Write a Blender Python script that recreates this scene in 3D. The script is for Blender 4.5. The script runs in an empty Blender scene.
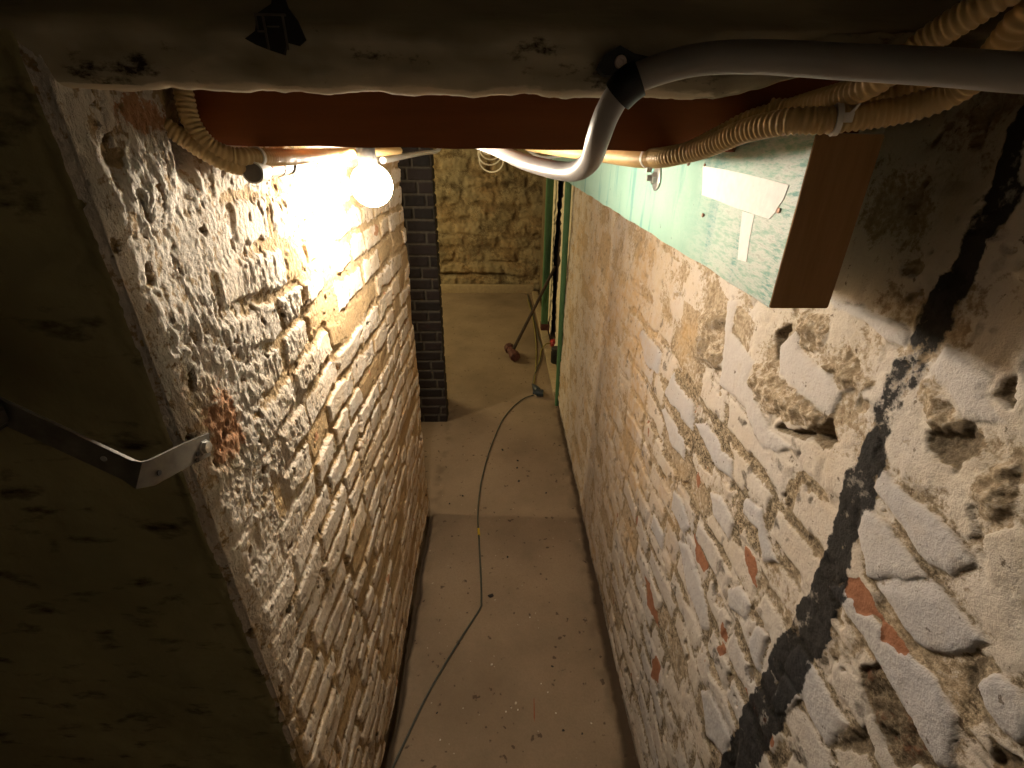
import bpy, bmesh, math, random
import numpy as np
from mathutils import Vector, Matrix
random.seed(7)
SC = bpy.context.scene
C = SC.collection
FZ = -1.7                       # floor level; eye level is z = 0

# ------------------------------------------------------------------ noise
def _hash(ix, iy, seed):
    h = (ix.astype(np.int64) * 374761393 + iy.astype(np.int64) * 668265263 + seed * 1442695041) & 0xFFFFFFFF
    h = ((h ^ (h >> 13)) * 1274126177) & 0xFFFFFFFF
    return ((h ^ (h >> 16)) & 0xFFFFFF) / float(0x1000000)

def perlin(x, y, seed=0):
    x0 = np.floor(x); y0 = np.floor(y)
    fx = x - x0; fy = y - y0
    u = fx * fx * fx * (fx * (fx * 6 - 15) + 10); v = fy * fy * fy * (fy * (fy * 6 - 15) + 10)
    def g(ix, iy, dx, dy):
        a = _hash(ix, iy, seed) * 2 * np.pi
        return np.cos(a) * dx + np.sin(a) * dy
    n00 = g(x0, y0, fx, fy); n10 = g(x0 + 1, y0, fx - 1, fy)
    n01 = g(x0, y0 + 1, fx, fy - 1); n11 = g(x0 + 1, y0 + 1, fx - 1, fy - 1)
    return ((n00 * (1 - u) + n10 * u) * (1 - v) + (n01 * (1 - u) + n11 * u) * v) * 1.5

def fbm(x, y, o=4, seed=0):
    r = 0; a = 1.0; t = 0
    for i in range(o):
        r = r + a * perlin(x, y, seed + i * 17); t += a; a *= .5; x = x * 2.03 + 3.1; y = y * 2.03 + 1.7
    return r / t * 1.5

def sst(a, b, x):
    t = np.clip((x - a) / (b - a), 0, 1)
    return t * t * (3 - 2 * t)

def bricks(u, v, pitch, z0, seed, lmin, lmax, u0, u1):
    """distance to the nearest joint centre, three random numbers per brick, course coordinate"""
    vv = (v - z0) / pitch
    row = np.floor(vv); fv = vv - row
    dv = np.minimum(fv, 1 - fv) * pitch
    d = dv.copy(); bid = np.zeros_like(u); fu = np.zeros_like(u)
    for r in np.unique(row):
        rg = random.Random(int(r) * 7919 + seed)
        m = row == r
        e = [u0 - rg.random() * lmax]
        while e[-1] < u1:
            e.append(e[-1] + (rg.uniform(lmin, lmin * 1.25) if rg.random() < .4 else rg.uniform(lmax * .82, lmax)))
        e = np.array(e)
        k = np.clip(np.searchsorted(e, u[m]) - 1, 0, len(e) - 2)
        du = np.minimum(u[m] - e[k], e[k + 1] - u[m])
        d[m] = np.minimum(d[m], du)
        bid[m] = r * 131 + k
        fu[m] = (u[m] - e[k]) / (e[k + 1] - e[k]) - .5
    r1 = _hash(bid, bid * 0 + 3, seed); r2 = _hash(bid, bid * 0 + 11, seed); r3 = _hash(bid, bid * 0 + 29, seed)
    return d, r1, r2, r3, fu, fv - .5

def poly_sd(u, v, P):
    """signed distance, positive inside"""
    P = np.array(P); n = len(P)
    best = np.full(u.shape, 1e9); ins = np.zeros(u.shape, bool)
    for i in range(n):
        a = P[i]; b = P[(i + 1) % n]; e = b - a
        t = np.clip(((u - a[0]) * e[0] + (v - a[1]) * e[1]) / (e @ e + 1e-12), 0, 1)
        dx = u - a[0] - t * e[0]; dy = v - a[1] - t * e[1]
        best = np.minimum(best, dx * dx + dy * dy)
        c = ((a[1] > v) != (b[1] > v))
        with np.errstate(divide='ignore', invalid='ignore'):
            xi = a[0] + (v - a[1]) * (b[0] - a[0]) / (b[1] - a[1] if b[1] != a[1] else 1e-9)
        ins ^= c & (u < xi)
    d = np.sqrt(best)
    return np.where(ins, d, -d)

# stones, pockets and stains of the right wall, outlined on the wall itself in metres (y, z)
FEAT = [
('hole', [(0.626,-0.404),(0.606,-0.377),(0.573,-0.368),(0.527,-0.334),(0.521,-0.306),(0.494,-0.337),(0.495,-0.348),(0.519,-0.364),(0.543,-0.37),(0.575,-0.385),(0.592,-0.393)]),
('hole', [(0.91,-0.33),(0.859,-0.293),(0.842,-0.317),(0.885,-0.339)]),
('hole', [(0.879,-0.395),(0.825,-0.363),(0.805,-0.392),(0.847,-0.407)]),
('hole', [(0.927,-0.365),(0.89,-0.348),(0.869,-0.377),(0.902,-0.39)]),
('hole', [(0.686,-0.261),(0.67,-0.249),(0.659,-0.24),(0.656,-0.301),(0.667,-0.307)]),
('rubble', [(0.715,-0.325),(0.666,-0.309),(0.613,-0.314),(0.574,-0.312),(0.514,-0.311),(0.525,-0.336),(0.573,-0.368),(0.649,-0.385),(0.702,-0.374),(0.716,-0.366)]),
('rubble', [(0.975,-0.327),(0.858,-0.287),(0.844,-0.338),(0.802,-0.389),(0.865,-0.411),(0.924,-0.42)]),
('rubble', [(0.646,-0.216),(0.578,-0.193),(0.567,-0.221),(0.584,-0.26),(0.551,-0.259),(0.537,-0.241),(0.481,-0.241),(0.465,-0.243),(0.485,-0.264),(0.517,-0.278),(0.539,-0.264),(0.618,-0.259)]),
('white', [(0.862,-0.265),(0.823,-0.253),(0.814,-0.314),(0.709,-0.322),(0.718,-0.367),(0.66,-0.388),(0.622,-0.401),(0.544,-0.387),(0.624,-0.443),(0.702,-0.412),(0.812,-0.42),(0.827,-0.351)]),
('white', [(0.662,-0.274),(0.637,-0.242),(0.616,-0.261),(0.537,-0.269),(0.514,-0.276),(0.513,-0.299),(0.517,-0.313),(0.583,-0.314),(0.645,-0.316)]),
('white', [(0.599,-0.173),(0.562,-0.177),(0.523,-0.171),(0.455,-0.177),(0.456,-0.191),(0.486,-0.193),(0.531,-0.186),(0.584,-0.186)]),
('white', [(0.414,-0.173),(0.391,-0.171),(0.36,-0.18),(0.356,-0.197),(0.328,-0.208),(0.364,-0.222),(0.393,-0.209),(0.418,-0.2)]),
('hollow', [(0.39,-0.256),(0.364,-0.23),(0.344,-0.231),(0.341,-0.247),(0.35,-0.271),(0.366,-0.276),(0.379,-0.269)]),
('rubble', [(0.423,-0.227),(0.411,-0.199),(0.389,-0.207),(0.361,-0.235),(0.384,-0.25),(0.399,-0.239)]),
('rubble', [(0.325,-0.245),(0.311,-0.231),(0.284,-0.283),(0.298,-0.296),(0.323,-0.284),(0.325,-0.263)]),
('hollow', [(0.357,-0.196),(0.35,-0.184),(0.345,-0.167),(0.329,-0.197),(0.339,-0.199),(0.351,-0.196)]),
('brick', [(0.423,-0.698),(0.421,-0.631),(0.314,-0.632),(0.319,-0.698)]),
('brick', [(0.42,-0.512),(0.398,-0.485),(0.293,-0.47),(0.271,-0.462),(0.242,-0.473),(0.222,-0.522),(0.23,-0.54),(0.328,-0.517)]),
('brick', [(0.384,-0.437),(0.331,-0.381),(0.251,-0.383),(0.263,-0.424),(0.3,-0.457)]),
('brick', [(0.244,-0.428),(0.239,-0.401),(0.224,-0.394),(0.194,-0.397),(0.202,-0.436),(0.213,-0.442),(0.23,-0.442)]),
('brick', [(0.421,-0.771),(0.419,-0.706),(0.381,-0.699),(0.388,-0.75),(0.402,-0.778)]),
('brick', [(0.412,-0.408),(0.418,-0.378),(0.391,-0.37),(0.322,-0.383),(0.344,-0.409),(0.373,-0.443)]),
('brick', [(0.416,-0.347),(0.414,-0.323),(0.337,-0.32),(0.297,-0.334),(0.303,-0.361),(0.331,-0.366)]),
('red', [(0.403,-0.472),(0.385,-0.452),(0.352,-0.464),(0.294,-0.468),(0.307,-0.484),(0.328,-0.494),(0.342,-0.477),(0.359,-0.492),(0.366,-0.496),(0.375,-0.488),(0.393,-0.498)]),
('rust', [(0.338,-0.557),(0.317,-0.523),(0.273,-0.533),(0.232,-0.548),(0.253,-0.598),(0.291,-0.587),(0.319,-0.576)]),
('hollow', [(0.309,-0.569),(0.296,-0.555),(0.285,-0.575),(0.303,-0.589)]),
('hollow', [(0.312,-0.64),(0.299,-0.604),(0.279,-0.617),(0.288,-0.649),(0.318,-0.696)]),
('hollow', [(0.213,-0.459),(0.194,-0.451),(0.184,-0.453),(0.205,-0.488)]),
('hollow', [(0.264,-0.426),(0.251,-0.387),(0.244,-0.383),(0.245,-0.414),(0.239,-0.443),(0.246,-0.452)]),
('red', [(0.768,-0.774),(0.736,-0.77),(0.689,-0.776),(0.692,-0.809),(0.736,-0.811)]),
('red', [(0.609,-0.623),(0.563,-0.621),(0.537,-0.662),(0.582,-0.652)]),
('red', [(0.958,-1.124),(0.917,-1.108),(0.857,-1.129),(0.809,-1.151),(0.898,-1.174)]),
('red', [(0.578,-0.881),(0.568,-0.849),(0.546,-0.85),(0.552,-0.878)]),
('red', [(0.783,-1.233),(0.755,-1.221),(0.741,-1.275),(0.781,-1.317),(0.795,-1.277)]),
('brick', [(1.063,-0.574),(1.033,-0.493),(0.898,-0.514),(0.873,-0.57),(0.977,-0.592)]),
('brick', [(1.059,-0.624),(1.044,-0.609),(0.9,-0.609),(0.883,-0.652),(0.951,-0.666)]),
('brick', [(1.368,-0.531),(1.328,-0.503),(1.139,-0.497),(1.138,-0.56),(1.242,-0.579)]),
('brick', [(0.873,-0.549),(0.832,-0.523),(0.703,-0.519),(0.685,-0.553),(0.753,-0.575)]),
('mortar', [(1.047,-0.494),(1.024,-0.483),(0.92,-0.496),(0.927,-0.516),(1.019,-0.518)]),
('mortar', [(1.065,-0.586),(1.03,-0.578),(0.871,-0.573),(0.761,-0.577),(0.757,-0.603),(0.892,-0.625)]),
('mortar', [(0.822,-0.503),(0.787,-0.495),(0.71,-0.507),(0.703,-0.519),(0.758,-0.531)]),
('brick', [(0.895,-0.759),(0.855,-0.743),(0.793,-0.774),(0.809,-0.814),(0.894,-0.814)]),
('brick', [(0.602,-0.746),(0.571,-0.698),(0.529,-0.695),(0.533,-0.741),(0.583,-0.765)]),
('brick', [(0.747,-0.634),(0.704,-0.608),(0.64,-0.616),(0.642,-0.657),(0.711,-0.663)]),
('brick', [(0.638,-0.55),(0.58,-0.53),(0.548,-0.561),(0.509,-0.571),(0.539,-0.604),(0.582,-0.574),(0.631,-0.576)]),
('brick', [(0.991,-0.909),(0.903,-0.909),(0.894,-0.955),(0.98,-0.963)]),
('brick', [(0.828,-0.852),(0.781,-0.817),(0.676,-0.837),(0.612,-0.878),(0.635,-0.911),(0.732,-0.905)]),
('brick', [(0.51,-0.752),(0.501,-0.705),(0.475,-0.696),(0.465,-0.736),(0.458,-0.772),(0.493,-0.77)]),
('brick', [(0.573,-1.016),(0.552,-0.98),(0.456,-0.961),(0.454,-1.024),(0.514,-1.067)]),
('mortar', [(0.646,-0.535),(0.624,-0.522),(0.631,-0.589),(0.573,-0.565),(0.545,-0.593),(0.568,-0.613),(0.608,-0.604),(0.63,-0.649),(0.657,-0.585)]),
('tar', [(0.447,0.035),(0.446,0.01),(0.441,-0.085),(0.455,-0.129),(0.459,-0.154),(0.454,-0.188),(0.459,-0.245),(0.456,-0.31),(0.456,-0.37),(0.441,-0.464),(0.439,-0.537),(0.455,-0.703),(0.456,-0.839),(0.462,-1.102),(.478,-1.30),(.474,-1.69),(.428,-1.69),(.432,-1.30),(0.387,-0.928),(0.388,-0.773),(0.387,-0.665),(0.383,-0.573),(0.384,-0.497),(0.407,-0.421),(0.409,-0.361),(0.416,-0.31),(0.424,-0.263),(0.423,-0.214),(0.419,-0.17),(0.421,-0.138),(0.421,-0.11),(0.412,-0.032)]),
]

# ------------------------------------------------------------------ materials
class NB:
    """small node builder"""
    def __init__(s, name):
        s.m = bpy.data.materials.new(name); s.m.use_nodes = True
        s.t = s.m.node_tree; s.b = s.t.nodes['Principled BSDF']; s.co = None
    def n(s, typ, **kw):
        x = s.t.nodes.new(typ)
        for k, v in kw.items(): setattr(x, k, v)
        return x
    def put(s, sock, v):
        if isinstance(v, bpy.types.NodeSocket): s.t.links.new(v, sock)
        elif isinstance(v, (tuple, list)) and len(v) == 3 and sock.type == 'RGBA': sock.default_value = (*v, 1)
        else: sock.default_value = v
    def coord(s):
        if s.co is None: s.co = s.n('ShaderNodeTexCoord').outputs['Object']
        return s.co
    def scaled(s, sc):
        m = s.n('ShaderNodeMapping'); s.put(m.inputs['Vector'], s.coord()); m.inputs['Scale'].default_value = sc
        return m.outputs[0]
    def noise(s, scale, detail=4, rough=.6, vec=None, out='Fac'):
        x = s.n('ShaderNodeTexNoise'); s.put(x.inputs['Vector'], vec if vec is not None else s.coord())
        x.inputs['Scale'].default_value = scale; x.inputs['Detail'].default_value = detail; x.inputs['Roughness'].default_value = rough
        return x.outputs[out]
    def ramp(s, fac, a, b, ca=(0, 0, 0), cb=(1, 1, 1)):
        r = s.n('ShaderNodeValToRGB'); s.put(r.inputs[0], fac)
        r.color_ramp.elements[0].position = a; r.color_ramp.elements[1].position = b
        r.color_ramp.elements[0].color = (*ca, 1); r.color_ramp.elements[1].color = (*cb, 1)
        return r.outputs[0]
    def mix(s, f, a, b, mode='MIX'):
        x = s.n('ShaderNodeMix', data_type='RGBA', blend_type=mode)
        s.put(x.inputs[0], f); s.put(x.inputs[6], a); s.put(x.inputs[7], b)
        return x.outputs[2]
    def math(s, op, a, b=0.0):
        x = s.n('ShaderNodeMath', operation=op); s.put(x.inputs[0], a); s.put(x.inputs[1], b)
        return x.outputs[0]
    def attr(s, name):
        a = s.n('ShaderNodeAttribute', attribute_name=name)
        q = s.n('ShaderNodeSeparateColor'); s.put(q.inputs[0], a.outputs['Color'])
        return q.outputs[0], q.outputs[1], q.outputs[2]
    def bump(s, h, dist=.002, strength=1.0):
        x = s.n('ShaderNodeBump'); x.inputs['Distance'].default_value = dist; x.inputs['Strength'].default_value = strength
        s.put(x.inputs['Height'], h); s.put(s.b.inputs['Normal'], x.outputs[0])
    def done(s, col, rough=.9, metal=0.0, spec=.3):
        s.put(s.b.inputs['Base Color'], col); s.put(s.b.inputs['Roughness'], rough)
        s.put(s.b.inputs['Metallic'], metal); s.b.inputs['Specular IOR Level'].default_value = spec
        return s.m

def simple(name, col, rough=.6, metal=0.0, var=.25, scale=60, spec=.4, bump=0.0):
    k = NB(name)
    n = k.noise(scale, 4)
    c2 = tuple(x * (1 - var) for x in col); c1 = tuple(min(1, x * (1 + var)) for x in col)
    m = k.done(k.ramp(n, .3, .7, c2, c1), rough, metal, spec)
    if bump: k.bump(n, bump)
    return m

def mat_masonry(name, white, white2, cream, mortar, mortar2, redc=(.36, .165, .095), tar=(.009, .009, .010), drip=0.0, redmix=.6):
    k = NB(name)
    w, red, tr = k.attr('mask'); dirt, och, gry = k.attr('mask2'); pl, x1, x2 = k.attr('mask3')
    nb = k.noise(6, 6, .62); nf = k.noise(110, 5, .7); nm = k.noise(30, 6, .66); nh = k.noise(300, 4, .65)
    jag = k.math('ADD', k.math('MULTIPLY', k.math('SUBTRACT', nf, .5), 1.5), k.math('MULTIPLY', k.math('SUBTRACT', nm, .5), .9))
    cw = k.mix(k.ramp(nb, .38, .66), white, white2)
    cw = k.mix(pl, cw, k.mix(k.ramp(nb, .4, .62), cream, white))
    cw = k.mix(x1, cw, k.mix(k.ramp(nb, .4, .65), (.42, .415, .435), (.48, .46, .45)))
    cw = k.mix(k.math('MULTIPLY', k.ramp(nm, .57, .74), k.math('SUBTRACT', .5, k.math('MULTIPLY', x1, .25))), cw, mortar)
    cw = k.mix(k.math('MULTIPLY', k.ramp(nh, .58, .72), .35), cw, mortar2)
    cm = k.mix(k.ramp(nf, .38, .60), mortar2, mortar)
    cm = k.mix(gry, cm, k.mix(k.ramp(k.math('ADD', k.math('MULTIPLY', nf, .5), k.math('MULTIPLY', nh, .5)), .42, .60), (.035, .025, .016), (.46, .38, .27)))
    wf = k.ramp(k.math('ADD', w, jag), .38, .62)
    c = k.mix(wf, cm, cw)
    c = k.mix(k.math('MULTIPLY', k.math('MULTIPLY', och, .8), k.ramp(nm, .25, .6)), c, (.47, .31, .15))
    rf = k.ramp(k.math('ADD', red, k.math('MULTIPLY', jag, .6)), .46, .56)
    c = k.mix(rf, c, k.mix(nm, redc, tuple(x * redmix for x in redc)))
    speck = k.ramp(k.noise(70, 4, .65), .655, .69)
    c = k.mix(k.math('MULTIPLY', speck, .75), c, (.085, .055, .035))
    df = k.math('MULTIPLY', dirt, k.ramp(nf, .25, .6))
    c = k.mix(df, c, (.04, .028, .017))
    tf = k.ramp(k.math('ADD', tr, k.math('ADD', k.math('MULTIPLY', k.math('SUBTRACT', nm, .5), 1.6), k.math('MULTIPLY', k.math('SUBTRACT', nf, .5), 1.1))), .40, .66)
    tf = k.math('MULTIPLY', tf, k.ramp(k.noise(24, 5, .7), .60, .70, (1, 1, 1), (.35, .35, .35)))
    c = k.mix(k.math('MULTIPLY', tf, .96), c, k.mix(k.ramp(nm, .4, .75), tar, tuple(x * 2.6 for x in tar)))
    h = k.math('ADD', nf, k.math('MULTIPLY', nh, .5))
    if drip:
        q = k.noise(120, 6, .7, k.scaled((1, 1, .36)))
        h = k.math('ADD', h, k.math('MULTIPLY', k.math('MULTIPLY', k.ramp(q, .42, .58), x2), drip))
    k.bump(h, (.0028 if drip else .0022), 1.0)
    return k.done(c, .93, 0.0, .15)

M = {}
M['wall_left'] = mat_masonry('limewashed_brick_left', (.66, .60, .53), (.55, .44, .31), (.65, .58, .50), (.47, .335, .18), (.34, .24, .14), redc=(.50, .27, .15), redmix=.72, drip=.85)
M['wall_right'] = mat_masonry('limewashed_brick_right', (.53, .49, .45), (.49, .43, .36), (.53, .47, .39), (.42, .345, .25), (.24, .185, .125))
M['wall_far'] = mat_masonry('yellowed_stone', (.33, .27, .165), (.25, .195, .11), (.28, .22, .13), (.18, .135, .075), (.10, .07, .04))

def mat_floor():
    k = NB('screed_floor')
    a = k.noise(2.2, 5, .6); b = k.noise(160, 3, .6); d = k.noise(38, 2, .5); e = k.noise(55, 1, .5)
    c = k.mix(k.ramp(a, .36, .64), (.215, .157, .103), (.305, .226, .150))
    c = k.mix(k.math('MULTIPLY', k.ramp(b, .4, .75), .28), c, (.15, .105, .065))
    c = k.mix(k.math('MULTIPLY', k.ramp(d, 0.68, .73), .8), c, (.07, .045, .03))
    c = k.mix(k.math('MULTIPLY', k.ramp(e, .76, .79), .6), c, (.48, .42, .33))
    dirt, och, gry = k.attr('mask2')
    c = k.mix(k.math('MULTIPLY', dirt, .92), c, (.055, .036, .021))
    k.bump(k.math('ADD', a, b), .0012, .6)
    return k.done(c, .85, 0, .2)
M['floor'] = mat_floor()

def mat_plaster_dark():
    k = NB('dirty_plaster')
    a = k.noise(3, 6, .65); b = k.noise(14, 5, .6, k.scaled((1, 1, 2.5)))
    c = k.mix(k.ramp(a, .35, .7), (.24, .21, .11), (.36, .315, .175))
    c = k.mix(k.ramp(b, .56, .72), c, (.05, .036, .022))
    k.bump(k.noise(40, 5, .6), .003, .7)
    return k.done(c, .9, 0, .15)
M['plaster_dark'] = mat_plaster_dark()

def mat_wood(name, c1, c2, axis, worn=None, wornpos=.62, rough=.7, grain=.25, scale=18):
    k = NB(name)
    sc = [1, 1, 1]; sc[axis] = .08
    g = k.noise(scale * 4, 5, .65, k.scaled(tuple(sc)))
    a = k.noise(4, 4, .6)
    c = k.mix(k.ramp(g, .3, .7), c1, c2)
    if worn:
        sc2 = [1, 1, 1]; sc2[axis] = .3
        w = k.noise(22, 6, .7, k.scaled(tuple(sc2)))
        c = k.mix(k.ramp(w, wornpos, wornpos + .08), c, worn)
    k.bump(g, .002, grain)
    return k.done(c, rough, 0, .3)
M['joist'] = mat_wood('red_brown_joist_paint', (.21, .060, .015), (.28, .084, .022), 0, rough=.5, scale=7)
M['raw_wood'] = mat_wood('raw_end_wood', (.36, .20, .085), (.27, .145, .06), 2, rough=.85, grain=.7, scale=24)
M['rail_wood'] = mat_wood('dark_rail_wood', (.03, .022, .015), (.015, .012, .01), 0)
M['handle_wood'] = mat_wood('dark_handle_wood', (.07, .045, .025), (.035, .022, .014), 2)

def mat_beam():
    k = NB('grimy_painted_beam')
    w, red, tr = k.attr('mask')
    g = k.noise(60, 5, .65, k.scaled((.08, 1, 1))); a = k.noise(5, 4, .6, k.scaled((.5, 1, 1)))
    c = k.mix(k.ramp(a, .3, .7), (.16, .135, .080), (.22, .185, .115))
    c = k.mix(k.math('MULTIPLY', w, .9), c, (.52, .45, .33))
    pk = k.ramp(k.math('ADD', k.noise(30, 6, .7, k.scaled((.5, 1, 1))), k.math('MULTIPLY', red, .07)), .66, .74)
    c = k.mix(pk, c, (.035, .024, .016))
    c = k.mix(k.ramp(k.math('ADD', tr, k.math('MULTIPLY', k.math('SUBTRACT', k.noise(26, 5, .7, k.scaled((.35, 1, 1))), .5), 1.6)), .55, .7), c, (.62, .52, .38))
    k.bump(g, .003, .5)
    return k.done(c, .8, 0, .25)
M['beam'] = mat_beam()

def mat_green(name, light, dark, chalk, blue):
    k = NB(name)
    st = k.noise(26, 5, .6, k.scaled((1, .9, .12)))
    a = k.noise(7, 5, .6); g = k.noise(230, 4, .7, k.scaled((1, .22, 1)))
    c = k.mix(k.ramp(a, .3, .7), light, dark)
    c = k.mix(k.math('MULTIPLY', k.ramp(st, .54, .64), .7), c, blue)
    if chalk:
        p = k.n('ShaderNodeSeparateXYZ'); k.put(p.inputs[0], k.coord())
        near = k.ramp(k.math('ADD', k.math('ADD', p.outputs[1], 1.22), k.math('MULTIPLY', k.math('SUBTRACT', a, .5), .35)), .04, .32, (1, 1, 1), (0, 0, 0))
        c = k.mix(k.math('MULTIPLY', near, k.ramp(g, .38, .56)), c, (.60, .64, .60))
        c = k.mix(k.math('MULTIPLY', near, k.math('MULTIPLY', k.ramp(g, .57, .68, (0, 0, 0), (1, 1, 1)), .5)), c, (.16, .24, .20))
    spk = k.ramp(k.noise(60, 2, .5), .73, .77)
    c = k.mix(k.math('MULTIPLY', spk, .6), c, (.08, .07, .05))
    k.bump(g, .0016, .8)
    return k.done(c, .6, 0, .3)
M['mint'] = mat_green('worn_mint_paint', (.33, .50, .42), (.26, .44, .37), True, (.08, .28, .28))
M['green_post'] = mat_green('green_door_paint', (.085, .185, .078), (.06, .135, .058), False, (.03, .08, .04))

M['grey_pvc'] = simple('grey_pvc', (.29, .27, .255), .42, 0, .06, 30)
M['cream_flex'] = simple('cream_flexible_conduit', (.55, .38, .17), .45, 0, .08, 20)
M['cream_pipe'] = simple('cream_pipe', (.66, .50, .30), .4, 0, .12, 14)
M['white_plastic'] = simple('white_plastic', (.72, .69, .64), .4, 0, .05)
M['black_plastic'] = simple('black_plastic', (.012, .012, .013), .45, 0, .3)
M['dark_rubber'] = simple('dark_rubber', (.03, .028, .026), .6, 0, .3)
M['cap_grey'] = simple('cap_grey', (.17, .15, .12), .5, 0, .15)
M['copper'] = simple('tarnished_copper', (.42, .20, .09), .4, .55, .3, 80)
M['zinc'] = simple('zinc_plated_steel', (.50, .50, .48), .38, .85, .15, 70)
M['steel_dull'] = simple('dull_galvanised_strap', (.15, .135, .115), .5, .3, .3, 50)
M['rust_screw'] = simple('rusty_screw', (.30, .17, .12), .55, .4, .3)
M['screw_pink'] = simple('screw_head', (.55, .45, .42), .4, .5, .15)
M['tape'] = simple('white_masking_tape', (.78, .77, .76), .8, 0, .06, 90, .2, .0006)
M['tar_patch'] = simple('black_tar', (.012, .010, .009), .6, 0, .4)
M['patch_line'] = simple('grey_outline', (.10, .085, .065), .7, 0, .2)
M['cable'] = simple('green_grey_cable', (.065, .068, .05), .5, 0, .2)
M['cable_yellow'] = simple('yellow_green_cable', (.26, .22, .055), .5, 0, .2)
M['yellow_tape'] = simple('yellow_tape', (.62, .42, .03), .6, 0, .1)
M['plug_blue'] = simple('blue_black_rubber', (.022, .032, .042), .45, 0, .3)
M['red_plastic'] = simple('red_plastic', (.42, .04, .035), .45, 0, .15)
M['hammer_head'] = simple('rusty_brown_block', (.095, .036, .028), .7, .1, .5, 45, .3, .002)
M['wire'] = simple('pale_yellow_wire', (.80, .72, .48), .5, 0, .1)
M['crumb'] = simple('mortar_crumb', (.60, .54, .44), .9, 0, .2)
M['chip_dark'] = simple('dark_chip', (.03, .024, .02), .8, 0, .3)
M['sliver'] = simple('red_brown_splinter', (.24, .075, .03), .8, 0, .2)
M['ceiling'] = simple('dark_ceiling_boards', (.10, .075, .05), .9, 0, .3, 12)
M['far_side'] = simple('brown_stone_wall', (.20, .15, .085), .9, 0, .35, 7, .2, .004)
M['back'] = simple('pale_stair_plaster', (.50, .46, .38), .9, 0, .12, 8)
M['concrete'] = simple('yellowed_concrete', (.40, .31, .19), .88, 0, .15, 25, .2, .002)
M['reveal'] = simple('pale_rough_plaster', (.78, .68, .50), .9, 0, .2, 40, .2, .004)
M['slot'] = simple('dark_red_brown_slot', (.022, .008, .006), .8, 0, .4, 30)
M['plaster_lump'] = simple('grey_white_plaster', (.55, .52, .46), .9, 0, .3, 50, .2, .004)

def mat_pillar():
    k = NB('dark_clinker_brick')
    w, red, tr = k.attr('mask')
    a = k.noise(40, 4, .6)
    c = k.mix(w, k.mix(red, (.009, .0065, .006), (.019, .012, .011)), k.mix(k.ramp(a, .3, .7), (.075, .065, .05), (.045, .038, .03)))
    k.bump(a, .002, .6)
    return k.done(c, .75, 0, .3)
M['pillar'] = mat_pillar()

def mat_emit(name, col, s):
    k = NB(name)
    k.b.inputs['Base Color'].default_value = (.9, .88, .85, 1)
    k.b.inputs['Emission Color'].default_value = (*col, 1); k.b.inputs['Emission Strength'].default_value = s
    return k.m
BULB_COL = (1.0, .865, .685)
M['bulb'] = mat_emit('lit_bulb_glass', BULB_COL, 480)

# ------------------------------------------------------------------ object helpers
def set_id(o, label=None, cat=None, group=None, kind=None):
    if label: o['label'] = label
    if cat: o['category'] = cat
    if group: o['group'] = group
    if kind: o['kind'] = kind
    return o

def thing(name, label, cat, loc, group=None):
    o = bpy.data.objects.new(name, None); C.objects.link(o); o.location = loc
    o.empty_display_size = .05
    return set_id(o, label, cat, group)

def root_loc(o):
    v = Vector((0, 0, 0))
    while o: v += o.location; o = o.parent
    return v

def link(name, me, mat, parent=None, label=None, smooth=True):
    mats = mat if isinstance(mat, (list, tuple)) else [mat]
    for m in mats: me.materials.append(m)
    o = bpy.data.objects.new(name, me); C.objects.link(o)
    if parent:
        off = root_loc(parent); o.parent = parent
    else:
        n = len(me.vertices); co = np.empty(n * 3); me.vertices.foreach_get('co', co); co = co.reshape(-1, 3)
        off = Vector(((co[:, 0].min() + co[:, 0].max()) / 2, (co[:, 1].min() + co[:, 1].max()) / 2, co[:, 2].min()))
        o.location = off
    me.transform(Matrix.Translation(-off))
    if label: o['label'] = label
    if smooth: me.shade_smooth()
    return o

def obj(name, bm, mat, parent=None, label=None, smooth=True, angle=40):
    bmesh.ops.recalc_face_normals(bm, faces=bm.faces)
    me = bpy.data.meshes.new(name); bm.to_mesh(me); bm.free()
    o = link(name, me, mat, parent, label, smooth)
    if smooth and angle: me.set_sharp_from_angle(angle=math.radians(angle))
    return o

def grid_mesh(name, P, masks=None, uv=None, flip=False):
    """P: (n, m, 3) array of points -> quad mesh with colour attributes"""
    n, m, _ = P.shape
    me = bpy.data.meshes.new(name)
    me.vertices.add(n * m); me.vertices.foreach_set('co', P.reshape(-1).astype(np.float32))
    i = np.arange(n * m).reshape(n, m)
    q = np.stack([i[:-1, :-1], i[1:, :-1], i[1:, 1:], i[:-1, 1:]], -1)
    if flip: q = q[..., ::-1]
    q = q.reshape(-1, 4); k = len(q)
    me.loops.add(k * 4); me.loops.foreach_set('vertex_index', q.reshape(-1).astype(np.int32))
    me.polygons.add(k); me.polygons.foreach_set('loop_start', np.arange(0, k * 4, 4, dtype=np.int32))
    me.update(calc_edges=True); me.validate()
    for nm, ch in (masks or {}).items():
        a = me.attributes.new(nm, 'FLOAT_COLOR', 'POINT')
        full = np.ones((n * m, 4), np.float32)
        for j, c in enumerate(ch): full[:, j] = np.clip(c, 0, 1).reshape(-1)
        a.data.foreach_set('color', full.reshape(-1))
    return me

def box(bm, x0, x1, y0, y1, z0, z1, bev=0.0, seg=2):
    vs = [bm.verts.new(p) for p in ((x0, y0, z0), (x1, y0, z0), (x1, y1, z0), (x0, y1, z0), (x0, y0, z1), (x1, y0, z1), (x1, y1, z1), (x0, y1, z1))]
    fs = [bm.faces.new([vs[i] for i in f]) for f in ((0, 3, 2, 1), (4, 5, 6, 7), (0, 1, 5, 4), (1, 2, 6, 5), (2, 3, 7, 6), (3, 0, 4, 7))]
    if bev:
        es = {e for f in fs for e in f.edges}
        bmesh.ops.bevel(bm, geom=list(es), offset=bev, segments=seg, affect='EDGES', profile=.6)
    return vs

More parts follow.
